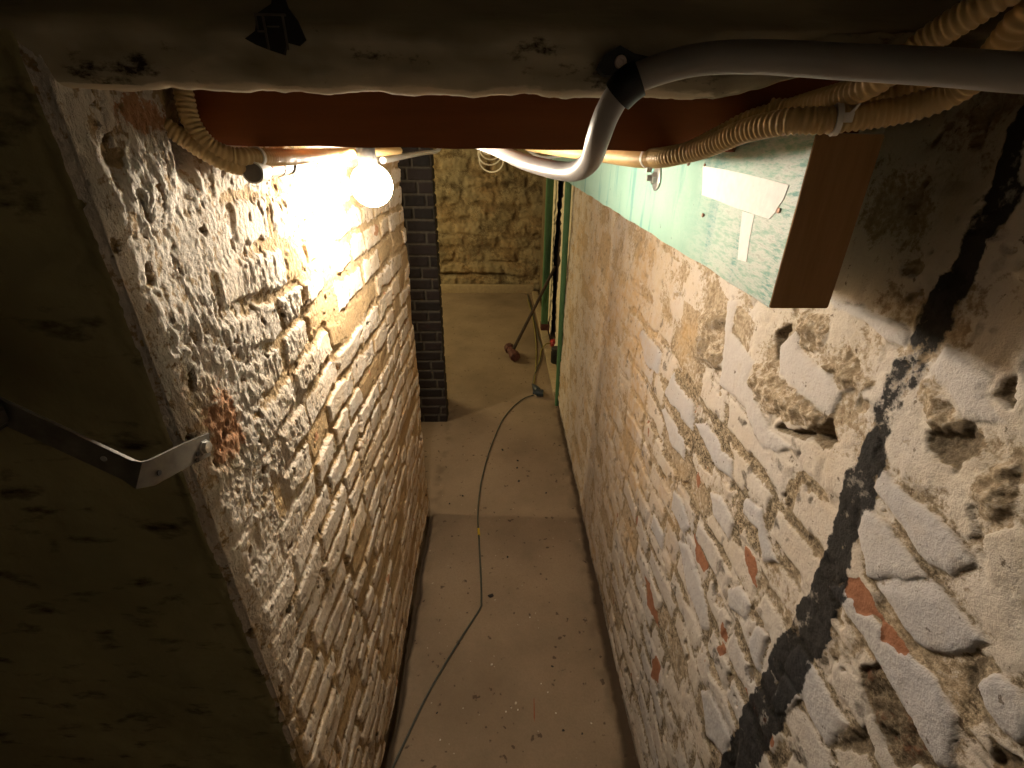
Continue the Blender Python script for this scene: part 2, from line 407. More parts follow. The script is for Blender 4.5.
def catmull(pts, step):
    P = [Vector(p) for p in pts]
    P = [P[0] * 2 - P[1]] + P + [P[-1] * 2 - P[-2]]
    out = []
    for i in range(1, len(P) - 2):
        p0, p1, p2, p3 = P[i - 1:i + 3]
        n = max(2, int((p2 - p1).length / step))
        for k in range(n):
            t = k / n
            out.append(.5 * ((2 * p1) + (p2 - p0) * t + (2 * p0 - 5 * p1 + 4 * p2 - p3) * t * t + (3 * p1 - p0 - 3 * p2 + p3) * t ** 3))
    out.append(P[-2]); return out

def tube(bm, pts, r, sides=16, rfun=None, cap=True):
    pts = [Vector(p) for p in pts]
    t = (pts[1] - pts[0]).normalized()
    nrm = t.orthogonal().normalized(); rings = []; s = 0
    for i, p in enumerate(pts):
        tt = (pts[min(i + 1, len(pts) - 1)] - pts[max(i - 1, 0)]).normalized()
        nrm = (nrm - tt * nrm.dot(tt)).normalized(); b = tt.cross(nrm)
        if i: s += (p - pts[i - 1]).length
        rr = rfun(s, i / (len(pts) - 1)) if rfun else r
        rings.append([bm.verts.new(p + (nrm * math.cos(a) + b * math.sin(a)) * rr) for a in [2 * math.pi * k / sides for k in range(sides)]])
    for a, b in zip(rings, rings[1:]):
        for k in range(sides): bm.faces.new((a[k], a[(k + 1) % sides], b[(k + 1) % sides], b[k]))
    if cap: bm.faces.new(rings[0][::-1]); bm.faces.new(rings[-1])

def lathe(bm, prof, origin, axis, sides=24):
    """prof: (along, radius) pairs"""
    o = Vector(origin); ax = Vector(axis).normalized(); n = ax.orthogonal().normalized(); b = ax.cross(n); rings = []
    for h, r in prof:
        if r < 1e-6: rings.append([bm.verts.new(o + ax * h)])
        else: rings.append([bm.verts.new(o + ax * h + (n * math.cos(2 * math.pi * k / sides) + b * math.sin(2 * math.pi * k / sides)) * r) for k in range(sides)])
    for a, c in zip(rings, rings[1:]):
        for k in range(sides):
            k2 = (k + 1) % sides
            if len(a) == 1 and len(c) > 1: bm.faces.new((a[0], c[k], c[k2]))
            elif len(c) == 1 and len(a) > 1: bm.faces.new((a[k], c[0], a[k2]))
            elif len(a) > 1: bm.faces.new((a[k], a[k2], c[k2], c[k]))
    if len(rings[0]) > 1: bm.faces.new(rings[0])
    if len(rings[-1]) > 1: bm.faces.new(rings[-1])

def prism(bm, poly, vec):
    a = [bm.verts.new(p) for p in poly]; b = [bm.verts.new(Vector(p) + Vector(vec)) for p in poly]
    bm.faces.new(a[::-1]); bm.faces.new(b); n = len(a)
    for i in range(n): bm.faces.new((a[i], a[(i + 1) % n], b[(i + 1) % n], b[i]))

def spaced(*segs):
    """concatenate (start, stop, step) ranges"""
    out = []
    for a, b, s in segs: out.append(np.linspace(a, b, max(2, int(round((b - a) / s)) + 1))[:-1])
    out.append(np.array([segs[-1][1]])); return np.concatenate(out)

# ------------------------------------------------------------------ setting: left wall
XL = -.352; YC = .445; YE = 1.85; SL = YE - YC
def build_wall_left():
    s = spaced((-1.5, -.35, .05), (-.35, -.04, .012), (-.04, .62, .0019), (.62, SL + .03, .0036), (SL + .03, SL + .35, .02))
    v = spaced((-1.72, -1.2, .006), (-1.2, -.78, .0042), (-.78, .06, .0021), (.06, .40, .02))
    S, V = np.meshgrid(s, v, indexing='ij')
    # base surface
    k0 = sst(-.016, .016, S); k1 = sst(SL - .02, SL + .02, S)
    X = np.where(S < 0, XL + S, np.where(S > SL, XL - (S - SL), XL)); Y = np.where(S < 0, YC, np.where(S > SL, YE, YC + S))
    nx = k0 * (1 - k1); ny = -(1 - k0) + k1
    ln = np.sqrt(nx * nx + ny * ny) + 1e-9; nx = nx / ln; ny = ny / ln
    rnd = -.007 * np.exp(-(S / .012) ** 2) - .008 * np.exp(-((S - SL) / .02) ** 2)
    # relief
    wu = S + .012 * fbm(S * 9, V * 9, 3, 5); wv = V + .010 * fbm(S * 7, V * 7, 3, 9) + .012 * fbm(S * 2, V * 2, 2, 12)
    d, r1, r2, r3, fu, fv = bricks(wu, wv, .066, -1.79, 41, .10, .205, -.2, 1.9)
    jn = fbm(S * 30, V * 30, 3, 21)
    jw = .0055 + .003 * jn + .003 * fbm(S * 5, V * 5, 2, 33)
    er = fbm(S * 45, V * 45, 4, 23)
    d = d + .0045 * er - .004 * sst(.1, .5, fbm(S * 9, V * 9, 3, 24))
    p = sst(jw, jw + .0055 + .003 * r1, d)
    pn = fbm(S * 5, V * 5, 3, 77)
    plast = np.clip(1 - sst(.10, .30, S + .10 * pn), 0, 1) * sst(-.95, -.55, V + .12 * pn)
    plast = np.maximum(plast, .8 * sst(-.12, .0, V + .06 * pn))
    missing = (r2 < .13) & (S > .12)
    ph = np.where(missing, p * .15, p)
    ph = ph * (1 - .75 * plast) + .75 * plast * .8
    bulge = .006 * fbm(S * 3, V * 3, 3, 2) + .008 * fbm(S * 1.1, V * 1.1, 2, 3)
    rel = 1 - .25 * sst(.3, .8, S)
    deep = (1 - p) * (1 - plast) * sst(.05, .3, fbm(S * 7, V * 7, 3, 25))
    h = rel * (ph * (.0052 + .005 * (r1 - .5)) + p * (fu * .006 * (r2 - .5) + fv * .006 * (r3 - .4)))
    # flaking limewash: terraces stretched along the drip direction
    wz = .012 * fbm(S * 30, V * 14, 3, 61)
    f1 = fbm((S + wz) * 85, (V + .25 * S) * 34, 6, 51); f2 = fbm((S + wz) * 150, (V + .3 * S) * 62, 4, 52)
    zone = sst(-.25, .35, fbm(S * 5, V * 5, 2, 55) + .35 * plast + .1)
    fl = sst(-.03, .01, f1) * .0011 + sst(.22, .26, f1) * .0010 + sst(.02, .06, f2) * .0008 + sst(-.3, -.26, f2) * .0006
    zone = zone * (.22 + .78 * sst(-.62, -.30, V + .15 * fbm(S * 4, V * 4, 2, 57)))
    smoothface = sst(.35, .6, r3) * (1 - plast)
    fade = 1 - .55 * sst(.7, 1.1, S)
    h = h + fl * sst(-.01, .05, S) * (.12 + 1.05 * zone) * (1 - .6 * smoothface) * (.35 + .65 * np.maximum(p, plast)) * fade
    h = h + .0012 * fbm(S * 170, V * 130, 2, 91) * (.5 + .5 * (1 - p))
    h = h - .005 * deep
    pit = sst(.54, .62, fbm(S * 44, V * 36, 3, 71))
    h = h - pit * .005 * (1 - .6 * smoothface)
    # foot of the wall recedes
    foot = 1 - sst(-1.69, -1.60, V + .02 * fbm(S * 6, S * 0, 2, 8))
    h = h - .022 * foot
    # hollows near the corner top, exposed red brick
    redz = np.exp(-(((S - .085) / .055) ** 2 + ((V - .018) / .022) ** 2))
    pocket = 1.3 * np.exp(-(((S - .150 - .4 * (V + .01)) / .020) ** 2 + ((V + .005) / .035) ** 2)) + .3 * np.exp(-(((S - .03) / .008) ** 2 + ((V + .02) / .02) ** 2))
    h = h - .022 * pocket
    front = sst(-.01, -.03, S)
    side = 1 - front
    hf = .006 * fbm(S * 5, V * 5, 4, 100) + .003 * fbm(S * 20, V * 20, 3, 101)
    h = side * (h + bulge) + front * hf + rnd
    P = np.stack([X + nx * h, Y + ny * h, V], -1)
    # colour masks
    flw = .5 + .5 * sst(-.08, .05, f1)
    w = (p * (1 - plast) + plast * (.55 + .45 * sst(-.1, .05, f1))) * np.where(missing, .15, 1) * (.78 + .3 * flw)
    w = w - .75 * pit + .35 * (1 - p) * sst(-.1, .3, fbm(S * 8, V * 8, 3, 15))
    w = w * side + front * .0
    stain = np.exp(-(((S - .045) / .035) ** 2 + ((V + .305) / .05) ** 2)) * 1.8 * sst(-.004, .012, S)
    och = stain + .55 * sst(.05, .5, fbm(S * 3, V * 3, 3, 81)) * (1 - .5 * p) + .40 * sst(.6, 1.2, S) + .42 * sst(-.3, -1.0, V)
    red = .75 * redz + .68 * np.exp(-(((S - .060) / .042) ** 4 + ((V + .318) / .060) ** 4)) * sst(.0, .015, S) + .8 * sst(.80, .86, fbm(S * 11, V * 11, 3, 95)) * (1 - plast) * side
    dirt = .9 * pit * sst(.1, .4, fbm(S * 40, V * 40, 2, 98) + .3) + .5 * pocket + .75 * foot  # darker in the pits, the pocket and the receding foot
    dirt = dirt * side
    z0 = np.zeros_like(w)
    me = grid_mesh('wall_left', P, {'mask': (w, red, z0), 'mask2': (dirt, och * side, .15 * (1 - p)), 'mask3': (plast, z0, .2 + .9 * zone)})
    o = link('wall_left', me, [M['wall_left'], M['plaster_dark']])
    # the face towards the stair is bare dirty plaster
    ns, nv = S.shape
    mi = np.zeros((ns - 1, nv - 1), np.int32); mi[s[:-1] < -.012, :] = 1
    me.polygons.foreach_set('material_index', mi.reshape(-1))
    set_id(o, kind='structure')
build_wall_left()

# ------------------------------------------------------------------ setting: right wall
XR = .44; LEAN = .0147; YRE = 2.99
def build_wall_right():
    s = spaced((-.6, .1, .012), (.1, .80, .0022), (.80, 1.3, .0036), (1.3, YRE + .03, .008), (YRE + .03, YRE + .25, .03))
    v = spaced((-1.72, -1.15, .0065), (-1.15, -.80, .0045), (-.80, .04, .0023), (.04, .40, .025))
    S, V = np.meshgrid(s, v, indexing='ij')
    k1 = sst(YRE - .02, YRE + .02, S)
    X = XR + LEAN * V + np.where(S > YRE, S - YRE, 0); Y = np.minimum(S, YRE)
    nx = -(1 - k1); ny = k1; ln = np.sqrt(nx * nx + ny * ny) + 1e-9; nx = nx / ln; ny = ny / ln
    wu = S + .010 * fbm(S * 9, V * 9, 3, 205) + .02 * fbm(S * 3, V * 3, 2, 206); wv = V + .011 * fbm(S * 7, V * 7, 3, 209) + .014 * fbm(S * 2, V * 2, 2, 212)
    d, r1, r2, r3, fu, fv = bricks(wu, wv, .074, -1.742, 141, .10, .215, -.9, 3.3)
    jw = .0048 + .004 * fbm(S * 26, V * 26, 3, 221) + .005 * fbm(S * 6, V * 6, 2, 233)
    p = sst(jw, jw + .011, d)
    pn = fbm(S * 4, V * 4, 3, 277)
    plast = np.clip(sst(-.46, -.34, V + .05 * pn), 0, 1)
    plast = np.maximum(plast, .72 * sst(.95, 1.7, S + .3 * pn))
    plast = np.maximum(plast, .55 * sst(.0, .5, pn))
    missing = r2 < .08
    ph = np.where(missing, p * .2, p)
    rough = fbm(S * 60, V * 60, 4, 300)
    lump = fbm(S * 9, V * 9, 4, 301)
    ph = ph * (1 - .8 * plast) + .8 * plast * .75
    h = ph * (.0045 + .003 * (r1 - .5)) + p * (1 - plast) * (fu * .004 * (r2 - .5) + fv * .004 * (r3 - .5))
    h = h + .0014 * rough * (1.25 - .8 * p) + plast * .007 * lump
    w = p * (.72 + .35 * r3) * (1 - plast) + plast * (.70 + .7 * lump)
    w = w + .75 * (1 - p) * (1 - plast) * sst(-.05, .25, fbm(S * 11, V * 11, 4, 316))
    w = np.where(missing, w * .4, w)
    gry = .85 * (1 - p) * (1 - plast) * (1 - .7 * sst(.9, 1.4, S)); och = (.15 + .5 * sst(.6, 1.1, S)) * sst(.1, .6, fbm(S * 3.1, V * 3.1, 4, 310)) + .55 * sst(.7, 1.6, S)
    red = .85 * sst(.74, .80, fbm(S * 13, V * 9, 3, 312)) * (1 - plast) * sst(-.45, -.55, V); dirt = .8 * sst(.5, .62, fbm(S * 24, V * 24, 3, 315)) * (1 - .5 * plast); tar = np.zeros_like(w); lil = .5 * p * (r3 > .55) * (1 - plast) * sst(-.4, -.6, V)
    dirt = dirt + .8 * np.exp(-((d - jw) / .0022) ** 2) * (1 - plast) * sst(.0, .3, fbm(S * 15, V * 15, 3, 318)) * (S < 1.5)
    pit = sst(.50, .60, fbm(S * 22, V * 22, 3, 320)); h = h - .005 * pit; w = w - .5 * pit
    # traced stones, pockets and stains
    n1 = fbm(S * 40, V * 40, 3, 330) * .006 + fbm(S * 14, V * 14, 2, 331) * .006
    for kind, P in FEAT:
        Pa = np.array(P); mg = .05
        a, b = np.searchsorted(s, [Pa[:, 0].min() - mg, Pa[:, 0].max() + mg]); c, e = np.searchsorted(v, [Pa[:, 1].min() - mg, Pa[:, 1].max() + mg])
        if b - a < 2 or e - c < 2: continue
        sl = (slice(a, b), slice(c, e))
        sd = poly_sd(S[sl], V[sl], P) + n1[sl] * (.5 if kind in ('brick', 'white') else 1)
        near = sst(-.022, .002, sd); ins = sst(-.002, .003, sd)
        def L(arr, val, k):
            arr[sl] = arr[sl] * (1 - k) + val * k
        if kind in ('brick', 'white'):
            if kind == 'brick':
                ring = near * (1 - ins)
                L(h, .0015 + .002 * rough[sl], ring * .8); L(w, .22, ring * .6); L(gry, .9, ring * .6)
            L(h, .0055 + .0018 * sst(0, .010, sd) + .0006 * rough[sl] + .002 * lump[sl], ins)
            if kind == 'brick': L(plast, 0, ins); L(lil, 1.0, ins)
            else: L(lil, .6, ins)
            L(dirt, .9, np.exp(-(sd / .0022) ** 2) * sst(-.1, .2, n1[sl] * 100))
            L(w, 1.0, ins); L(dirt, 0, ins); L(och, .03, ins); L(red, 0, ins); L(gry, 0, ins)
        elif kind == 'mortar':
            L(h, .0005 + .003 * rough[sl], ins); L(w, .05, ins); L(gry, .95, ins)
        elif kind == 'rubble':
            L(h, .005 + .010 * sst(0, .03, sd) + .006 * rough[sl], ins); L(w, .36, ins); L(gry, .3, ins); L(och, .12, ins)
        elif kind == 'hole':
            L(h, -.028 * sst(0, .012, sd) + .006 * rough[sl], ins); L(w, .0, ins); L(gry, .5, ins); L(dirt, .45, ins)  # colour darker inside the hole
        elif kind == 'hollow':
            L(h, -.007 * sst(0, .02, sd) + .004 * rough[sl], ins); L(w, .05, ins); L(gry, .6, ins); L(dirt, .8, ins)  # colour darker inside the hollow
        elif kind == 'red':
            L(h, .003 + .001 * rough[sl], ins); L(red, 1.1, ins); L(dirt, 0, ins)
        elif kind == 'rust':
            L(h, -.002 + .006 * rough[sl], ins); L(red, .40 + .3 * fbm(S[sl] * 30, V[sl] * 14, 3, 336), ins); L(w, 0, ins); L(dirt, .75, ins); L(gry, .9, ins)
        elif kind == 'tar':
            k = sst(-.006, .006, sd)
            weak = np.exp(-(((V[sl] + .235) / .06) ** 2))
            L(tar, 1.0, k * (1 - .46 * weak)); tar[sl] *= 1 - .5 * sst(.55, .7, fbm(S[sl] * 12, V[sl] * 12, 3, 340) + .5) * k * .3
            L(h, .005 + .0015 * rough[sl], k * .4)
    wt = np.exp(-(((S - 2.2) / .5) ** 2 + ((V + .55) / .3) ** 2)) * .3
    och = och + wt + .75 * np.exp(-(((S - 1.4) / .3) ** 2 + ((V + .72) / .35) ** 2)) * sst(-.3, .3, fbm(S * 5, V * 3, 3, 319))
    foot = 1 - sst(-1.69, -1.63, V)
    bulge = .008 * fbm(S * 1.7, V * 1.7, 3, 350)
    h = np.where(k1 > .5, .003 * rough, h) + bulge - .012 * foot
    dirt = dirt + .6 * foot  # colour darker at the receding foot
    Pp = np.stack([X + nx * h, Y + ny * h, V], -1)
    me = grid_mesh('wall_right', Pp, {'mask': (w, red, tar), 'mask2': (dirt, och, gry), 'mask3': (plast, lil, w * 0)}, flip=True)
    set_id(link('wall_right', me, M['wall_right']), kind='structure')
build_wall_right()

# ------------------------------------------------------------------ setting: floor, far room, ceiling
def build_floor():
    x = spaced((-2.6, -.5, .1), (-.5, .5, .006), (.5, 1.2, .1)); y = spaced((-.7, .5, .05), (.5, 3.1, .012), (3.1, 6.0, .1))
    X, Y = np.meshgrid(x, y, indexing='ij')
    z = FZ + .0015 * fbm(X * 3, Y * 3, 3, 400)
    eL = -.330 + .010 * fbm(Y * 7, Y * 0, 3, 401) - .012 * sst(1.0, 1.8, Y); eR = .375 + .008 * fbm(Y * 6, Y * 0 + 5, 3, 402) + .02 * sst(.8, 2.2, Y)
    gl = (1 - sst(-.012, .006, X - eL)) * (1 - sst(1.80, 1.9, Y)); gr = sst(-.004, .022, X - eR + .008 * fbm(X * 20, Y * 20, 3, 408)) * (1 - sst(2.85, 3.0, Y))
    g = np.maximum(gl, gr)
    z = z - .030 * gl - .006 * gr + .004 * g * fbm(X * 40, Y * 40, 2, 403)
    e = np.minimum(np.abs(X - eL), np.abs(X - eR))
    dirt = np.maximum(g, .35 * (1 - sst(0, .05, e)) * sst(-.2, .4, fbm(X * 12, Y * 12, 3, 404))) * (np.abs(X) < .5) * (Y < 3)  # dirt strip at the right; the left gap is darkened in colour too
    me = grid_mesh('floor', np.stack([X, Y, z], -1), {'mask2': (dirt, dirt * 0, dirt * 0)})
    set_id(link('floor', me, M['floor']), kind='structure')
build_floor()

def build_far():
    x = spaced((-2.6, -1.0, .08), (-1.0, .9, .012)); v = spaced((-1.72, .4, .012))
    X, V = np.meshgrid(x, v, indexing='ij')
    d, r1, r2, r3, fu, fv = bricks(X + .05 * fbm(X * 4, V * 4, 3, 501), V + .045 * fbm(X * 3, V * 3, 3, 502), .17, -1.7, 71, .2, .42, -2.9, 1.2)
    p = sst(.012, .05, d)
    h = p * (.010 + .014 * r1) + .014 * fbm(X * 6, V * 6, 4, 503) + .008 * fbm(X * 25, V * 25, 3, 504)
    crack = np.exp(-((V + 1.50 + .018 * fbm(X * 5, X * 0, 3, 505)) / .018) ** 2)
    holes = sum(np.exp(-(((X - a) / .07) ** 2 + ((V - b) / .028) ** 2)) for a, b in ((-.42, -.83), (-.12, -.47), (.10, -.45), (-.60, -.62)))
    h = h - .03 * np.clip(holes, 0, 1) - .035 * crack * sst(.25, .0, X)
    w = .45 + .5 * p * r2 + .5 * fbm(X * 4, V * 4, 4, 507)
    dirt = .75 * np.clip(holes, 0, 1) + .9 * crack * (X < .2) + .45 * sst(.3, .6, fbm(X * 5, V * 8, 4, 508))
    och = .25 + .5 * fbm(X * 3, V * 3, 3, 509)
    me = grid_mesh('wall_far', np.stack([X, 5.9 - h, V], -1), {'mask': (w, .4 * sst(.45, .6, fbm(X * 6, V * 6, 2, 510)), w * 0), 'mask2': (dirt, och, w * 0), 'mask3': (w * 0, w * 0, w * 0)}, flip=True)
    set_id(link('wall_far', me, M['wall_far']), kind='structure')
build_far()

def struct_box(name, dims, mat, bev=0.0):
    bm = bmesh.new(); box(bm, *dims, bev=bev)
    return set_id(obj(name, bm, mat), kind='structure')
struct_box('ceiling', (-2.65, 1.25, .62, 6.05, .36, .42), M['ceiling'])
struct_box('trim_1', (-1.6, .42, 5.76, 5.83, FZ - .01, FZ + .10), M['concrete'], .01)      # low plinth along the far wall
struct_box('trim_2', (.40, .47, 3.10, 5.75, FZ - .01, FZ + .035), M['concrete'], .008)     # low kerb along the doorway
struct_box('wall_back', (-1.6, 1.2, -1.12, -1.05, -1.72, 1.2), M['back'])  # unseen wall behind the camera, added to bounce the bulb's light
struct_box('wall_stair', (-1.62, -1.54, -1.1, .44, -1.72, 1.2), M['back'])  # unseen wall beside the stair, added for the same bounce
struct_box('wall_side', (-2.70, -2.62, .3, 6.0, -1.72, .38), M['plaster_dark'])

def build_doorway_wall():
    # rough plaster reveal beyond the near post, broken by a dark slot
    bm = bmesh.new()
    x = .49
    ys = [3.02, 3.98, 4.20, 5.9]
    zs = np.linspace(FZ, .36, 90)
    rg = random.Random(5)
    L = [3.93 + .05 * math.sin(z * 9) + rg.uniform(-.035, .035) for z in zs]; R_ = [4.33 + .05 * math.sin(z * 6 + 1) + rg.uniform(-.035, .035) for z in zs]
    for y0f, y1f in ((lambda i: 3.0, lambda i: L[i]), (lambda i: R_[i], lambda i: 4.75)):
        a = [bm.verts.new((x + rg.uniform(-.006, .006), y0f(i), z)) for i, z in enumerate(zs)]; b = [bm.verts.new((x + rg.uniform(-.006, .006), y1f(i), z)) for i, z in enumerate(zs)]
        b2 = [bm.verts.new((x + .004, y1f(i), z)) for i, z in enumerate(zs)]; a2 = [bm.verts.new((x + .004, y0f(i), z)) for i, z in enumerate(zs)]
        for i in range(len(zs) - 1):
            bm.faces.new((a[i], b[i], b[i + 1], a[i + 1])); bm.faces.new((b[i], b2[i], b2[i + 1], b[i + 1])); bm.faces.new((a2[i], a[i], a[i + 1], a2[i + 1])); bm.faces.new((b2[i], a2[i], a2[i + 1], b2[i + 1]))
    set_id(obj('wall_doorway', bm, M['reveal']), kind='structure')
build_doorway_wall()
struct_box('wall_lamp_block', (-1.6, -.50, 2.86, 3.15, -1.72, .355), M['far_side'])  # unseen block added to keep the far lamp off the near floor
struct_box('wall_far_side', (.50, .55, 4.74, 5.95, -1.72, .36), M['far_side'])
struct_box('trim_3', (.53, .56, 3.7, 4.8, FZ, .34), M['slot'])                            # dark sheet put behind the slot so the gap stays dark
P_SIDE = 37.0; P_FAR = 118.0
AMB = 0.0
EXPO = 0.0

# ------------------------------------------------------------------ brick pillar
def build_pillar():
    # front face at y 2.73, right corner at x -0.36; courses of dark clinker brick
    def face(axis, a0, a1, fixed, sgn, seed):
        u = spaced((a0, a1, .004)); v = spaced((FZ - .005, .36, .005))
        U, V = np.meshgrid(u, v, indexing='ij')
        d, r1, r2, r3, fu, fv = bricks(U, V, .0655, FZ - .005, seed, .10, .205, a0 - .2, a1 + .3)
        p = sst(.0045, .009, d)
        h = p * (.006 + .003 * r1) + .0015 * fbm(U * 40, V * 40, 3, seed)
        F = fixed + sgn * h
        P = np.stack([U, F, V], -1) if axis == 'x' else np.stack([F, U, V], -1)
        return P, (1 - p), r2
    P1, w1, r1 = face('x', -1.15, -.359, 2.735, -1, 11)
    P2, w2, r2 = face('y', 2.731, 2.84, -.366, 1, 12)
    P = np.concatenate([P1, P2[:, :, :]], 0)
    w = np.concatenate([w1, w2], 0); r = np.concatenate([r1, r2], 0)
    Pb = np.stack([np.full(P.shape[1], -1.15), np.full(P.shape[1], 2.84), P[0, :, 2]], -1)[None]
    P = np.concatenate([P, Pb, P[:1]], 0); w = np.concatenate([w, w[:1], w[:1]], 0); r = np.concatenate([r, r[:1], r[:1]], 0)
    me = grid_mesh('brick_pillar', P, {'mask': (w, r, w * 0)})
    o = link('brick_pillar', me, M['pillar'])
    me.set_sharp_from_angle(angle=math.radians(50))
    set_id(o, 'dark clinker brick pillar standing on the floor past the end of the whitewashed left wall', 'pillar')
build_pillar()

# ------------------------------------------------------------------ timbers overhead
def build_dark_beam():
    root = thing('timber_beam', 'old grimy dark timber beam with peeling lower edge crossing the top of the passage', 'beam', (0, .48, .033))
    prof = [(.447, .37), (.445, .20), (.442, .10), (.441, .072), (.442, .056), (.444, .044), (.447, .037), (.451, .034), (.456, .0325), (.466, .034), (.49, .042), (.54, .055), (.55, .37)]
    dens = [prof[0]]
    for a, b in zip(prof, prof[1:]):
        n = max(1, int(math.hypot(a[0] - b[0], a[1] - b[1]) / .004)) if b[1] < .12 and b[0] < .47 else 3
        for i in range(1, n + 1): dens.append((a[0] + (b[0] - a[0]) * i / n, a[1] + (b[1] - a[1]) * i / n))
    yy = np.array([q[0] for q in dens]); zz = np.array([q[1] for q in dens])
    x = spaced((-.372, .43, .0035))
    X, Yy = np.meshgrid(x, yy, indexing='ij'); Z = np.broadcast_to(zz, X.shape)
    k = np.arange(len(dens)); low = sst(.082, .0640, Z) * (Yy < .47)
    edge = np.exp(-((Z - .034) / .004) ** 2) * (Yy < .47)
    n = fbm(X * 14, Z * 60, 4, 600); n2 = fbm(X * 50, Z * 90, 3, 601)
    disp = .0028 * n + .0016 * n2 * low + .004 * edge * fbm(X * 25, Z * 0, 3, 602)
    lend = np.exp(-((X + .30) / .05) ** 2) * low
    rend = sst(.05, .30, X) * low
    Z2 = Z + disp * .6 + edge * (.0016 * fbm(X * 9, Z * 0, 3, 603) + .0012 * fbm(X * 60, Z * 0, 3, 604)) + .019 * sst(.17, .27, X) * sst(.085, .05, Z) * (Yy < .545)
    Y2 = Yy - disp + .005 * lend
    me = grid_mesh('beam_body', np.stack([X, Y2, Z2], -1), {'mask': (low * (.7 + .6 * n) * (1 - .85 * rend), low + .6 * rend, edge * (1 - .7 * rend))}, flip=False)
    link('beam_body', me, M['beam'], root)
    K = .965
    bm = bmesh.new()
    prism(bm, [Vector(q) * K for q in [(-.199, .4595, .068), (-.190, .4595, .073), (-.186, .4595, .084), (-.174, .4595, .090), (-.170, .4595, .099), (-.163, .4595, .098), (-.162, .4595, .088), (-.156, .4595, .080), (-.152, .4595, .068), (-.158, .4595, .064), (-.167, .4595, .066), (-.171, .4595, .058), (-.182, .4595, .061), (-.191, .4595, .064)]], (0, -.004, 0))
    obj('tar_patch', bm, M['tar_patch'], root, 'black tar patch', smooth=False)
    bm = bmesh.new()
    for x0, x1, z0, z1 in ((-.187, -.164, .0825, .0842), (-.1825, -.1808, .061, .083), (-.1675, -.1658, .061, .083), (-.188, -.1865, .074, .084), (-.180, -.1705, .0755, .0765), (-.188, -.181, .0722, .0735)):
        box(bm, x0 * K, x1 * K, .4540 * K, .4556 * K, z0 * K, z1 * K, .0004, 1)
    obj('outline_mark', bm, M['patch_line'], root, 'thin grey rectangular outline on the tar patch', smooth=False)
build_dark_beam()

def build_joist():
    # the right end is notched over the green timber
    bm = bmesh.new(); out = [(-.362, -.0095)]
    for i in range(1, 40): out.append((-.362 + .647 * i / 40, -.0095 + .0006 * math.sin(i * .9)))
    out += [(.285, -.0095), (.285, .0125), (.43, .0125), (.43, .355), (-.362, .355)]
    prism(bm, [(x, .63, z) for x, z in out], (0, .07, 0))
    bmesh.ops.bevel(bm, geom=[e for e in bm.edges if abs(e.verts[0].co.y - .63) < 1e-5 and abs(e.verts[1].co.y - .63) < 1e-5], offset=.0025, segments=2, affect='EDGES')
    set_id(obj('ceiling_joist', bm, M['joist'], angle=35), 'red-brown painted joist spanning the passage behind the dark beam', 'beam')
build_joist()

def build_green_beam():
    GX = .288; GE = .351; GY = .480; GB = -.156; GT = .0088
    root = thing('lintel_beam', 'thick mint green painted timber with raw end running beside the right wall', 'beam', (.32, 1.7, GB))
    bm = bmesh.new()
    ys = list(spaced((GY, 2.90, .02))); c = .0015
    sec = [(GX, GB + c), (GX + c, GB), (GE - c, GB), (GE, GB + c), (GE, GT - c), (GE - c, GT), (GX + c, GT), (GX, GT - c)]
    rings = []
    for i, y in enumerate(ys):
        w = .0006 * math.sin(y * 21) + .0005 * math.sin(y * 47 + 2)
        rings.append([bm.verts.new((x + (w if x < .32 else 0), y, z + (w if z < -.1 else 0))) for x, z in sec])
    for a, b in zip(rings, rings[1:]):
        for k in range(len(sec)): bm.faces.new((a[k], a[(k + 1) % len(sec)], b[(k + 1) % len(sec)], b[k]))
    bm.faces.new(rings[-1])
    obj('painted_beam', bm, M['mint'], root, angle=50)
    bm = bmesh.new()
    prism(bm, [(x, GY - .0012, z) for x, z in sec], (0, .003, 0))
    obj('end_grain', bm, M['raw_wood'], root, 'bare brown sawn end', smooth=False)
    F = GX - .0012
    bm = bmesh.new()
    prism(bm, [(F, y, z) for y, z in ((.7283, -.0292), (.66, -.0300), (.598, -.0319), (.545, -.0342), (.501, -.0363), (.5047, -.0506), (.511, -.0580), (.5134, -.0643), (.522, -.0715), (.6052, -.0700), (.66, -.0675), (.713, -.0660), (.721, -.047))], (.0010, 0, 0))
    obj('tape_strip', bm, M['tape'], root, 'blank white strip of masking tape', smooth=False)
    bm = bmesh.new()
    prism(bm, [(F + .0003, y, z) for y, z in ((.585, -.0715), (.555, -.0718), (.553, -.100), (.548, -.123), (.570, -.125), (.578, -.098))], (.0008, 0, 0))
    obj('tape_scrap', bm, M['tape'], root, 'thin torn scrap of white tape below the strip', smooth=False)
    wc = (GX - .0002, .933, -.0585)
    bm = bmesh.new(); lathe(bm, [(0, .001), (0, .0205), (.0010, .0217), (.0026, .0217), (.0034, .0205), (.0034, .001)], wc, (-1, 0, 0), 32)
    w = obj('washer', bm, M['zinc'], root, 'large round zinc washer')
    bm = bmesh.new(); lathe(bm, [(.003, .0100), (.0105, .0100), (.0118, .0088)], wc, (-1, 0, 0), 6); obj('nut', bm, M['zinc'], w, angle=30)
    bm = bmesh.new(); lathe(bm, [(.003, .0052), (.0185, .0052), (.0200, .0042)], wc, (-1, 0, 0), 16); obj('bolt', bm, M['zinc'], w)
    for y, z, r, h in ((.727, -.0165, .0036, .009), (.784, -.0285, .0032, .004), (.696, -.091, .0030, .003), (.507, -.061, .0030, .003), (.722, -.0275, .0021, .003)):
        bm = bmesh.new(); lathe(bm, [(0, r * .6), (h * .5, r * .6), (h * .5, r), (h * .85, r * .95), (h, r * .4)], (GX + .0003, y, z), (-1, 0, 0), 14)
        obj('screw', bm, M['rust_screw'], root)
build_green_beam()

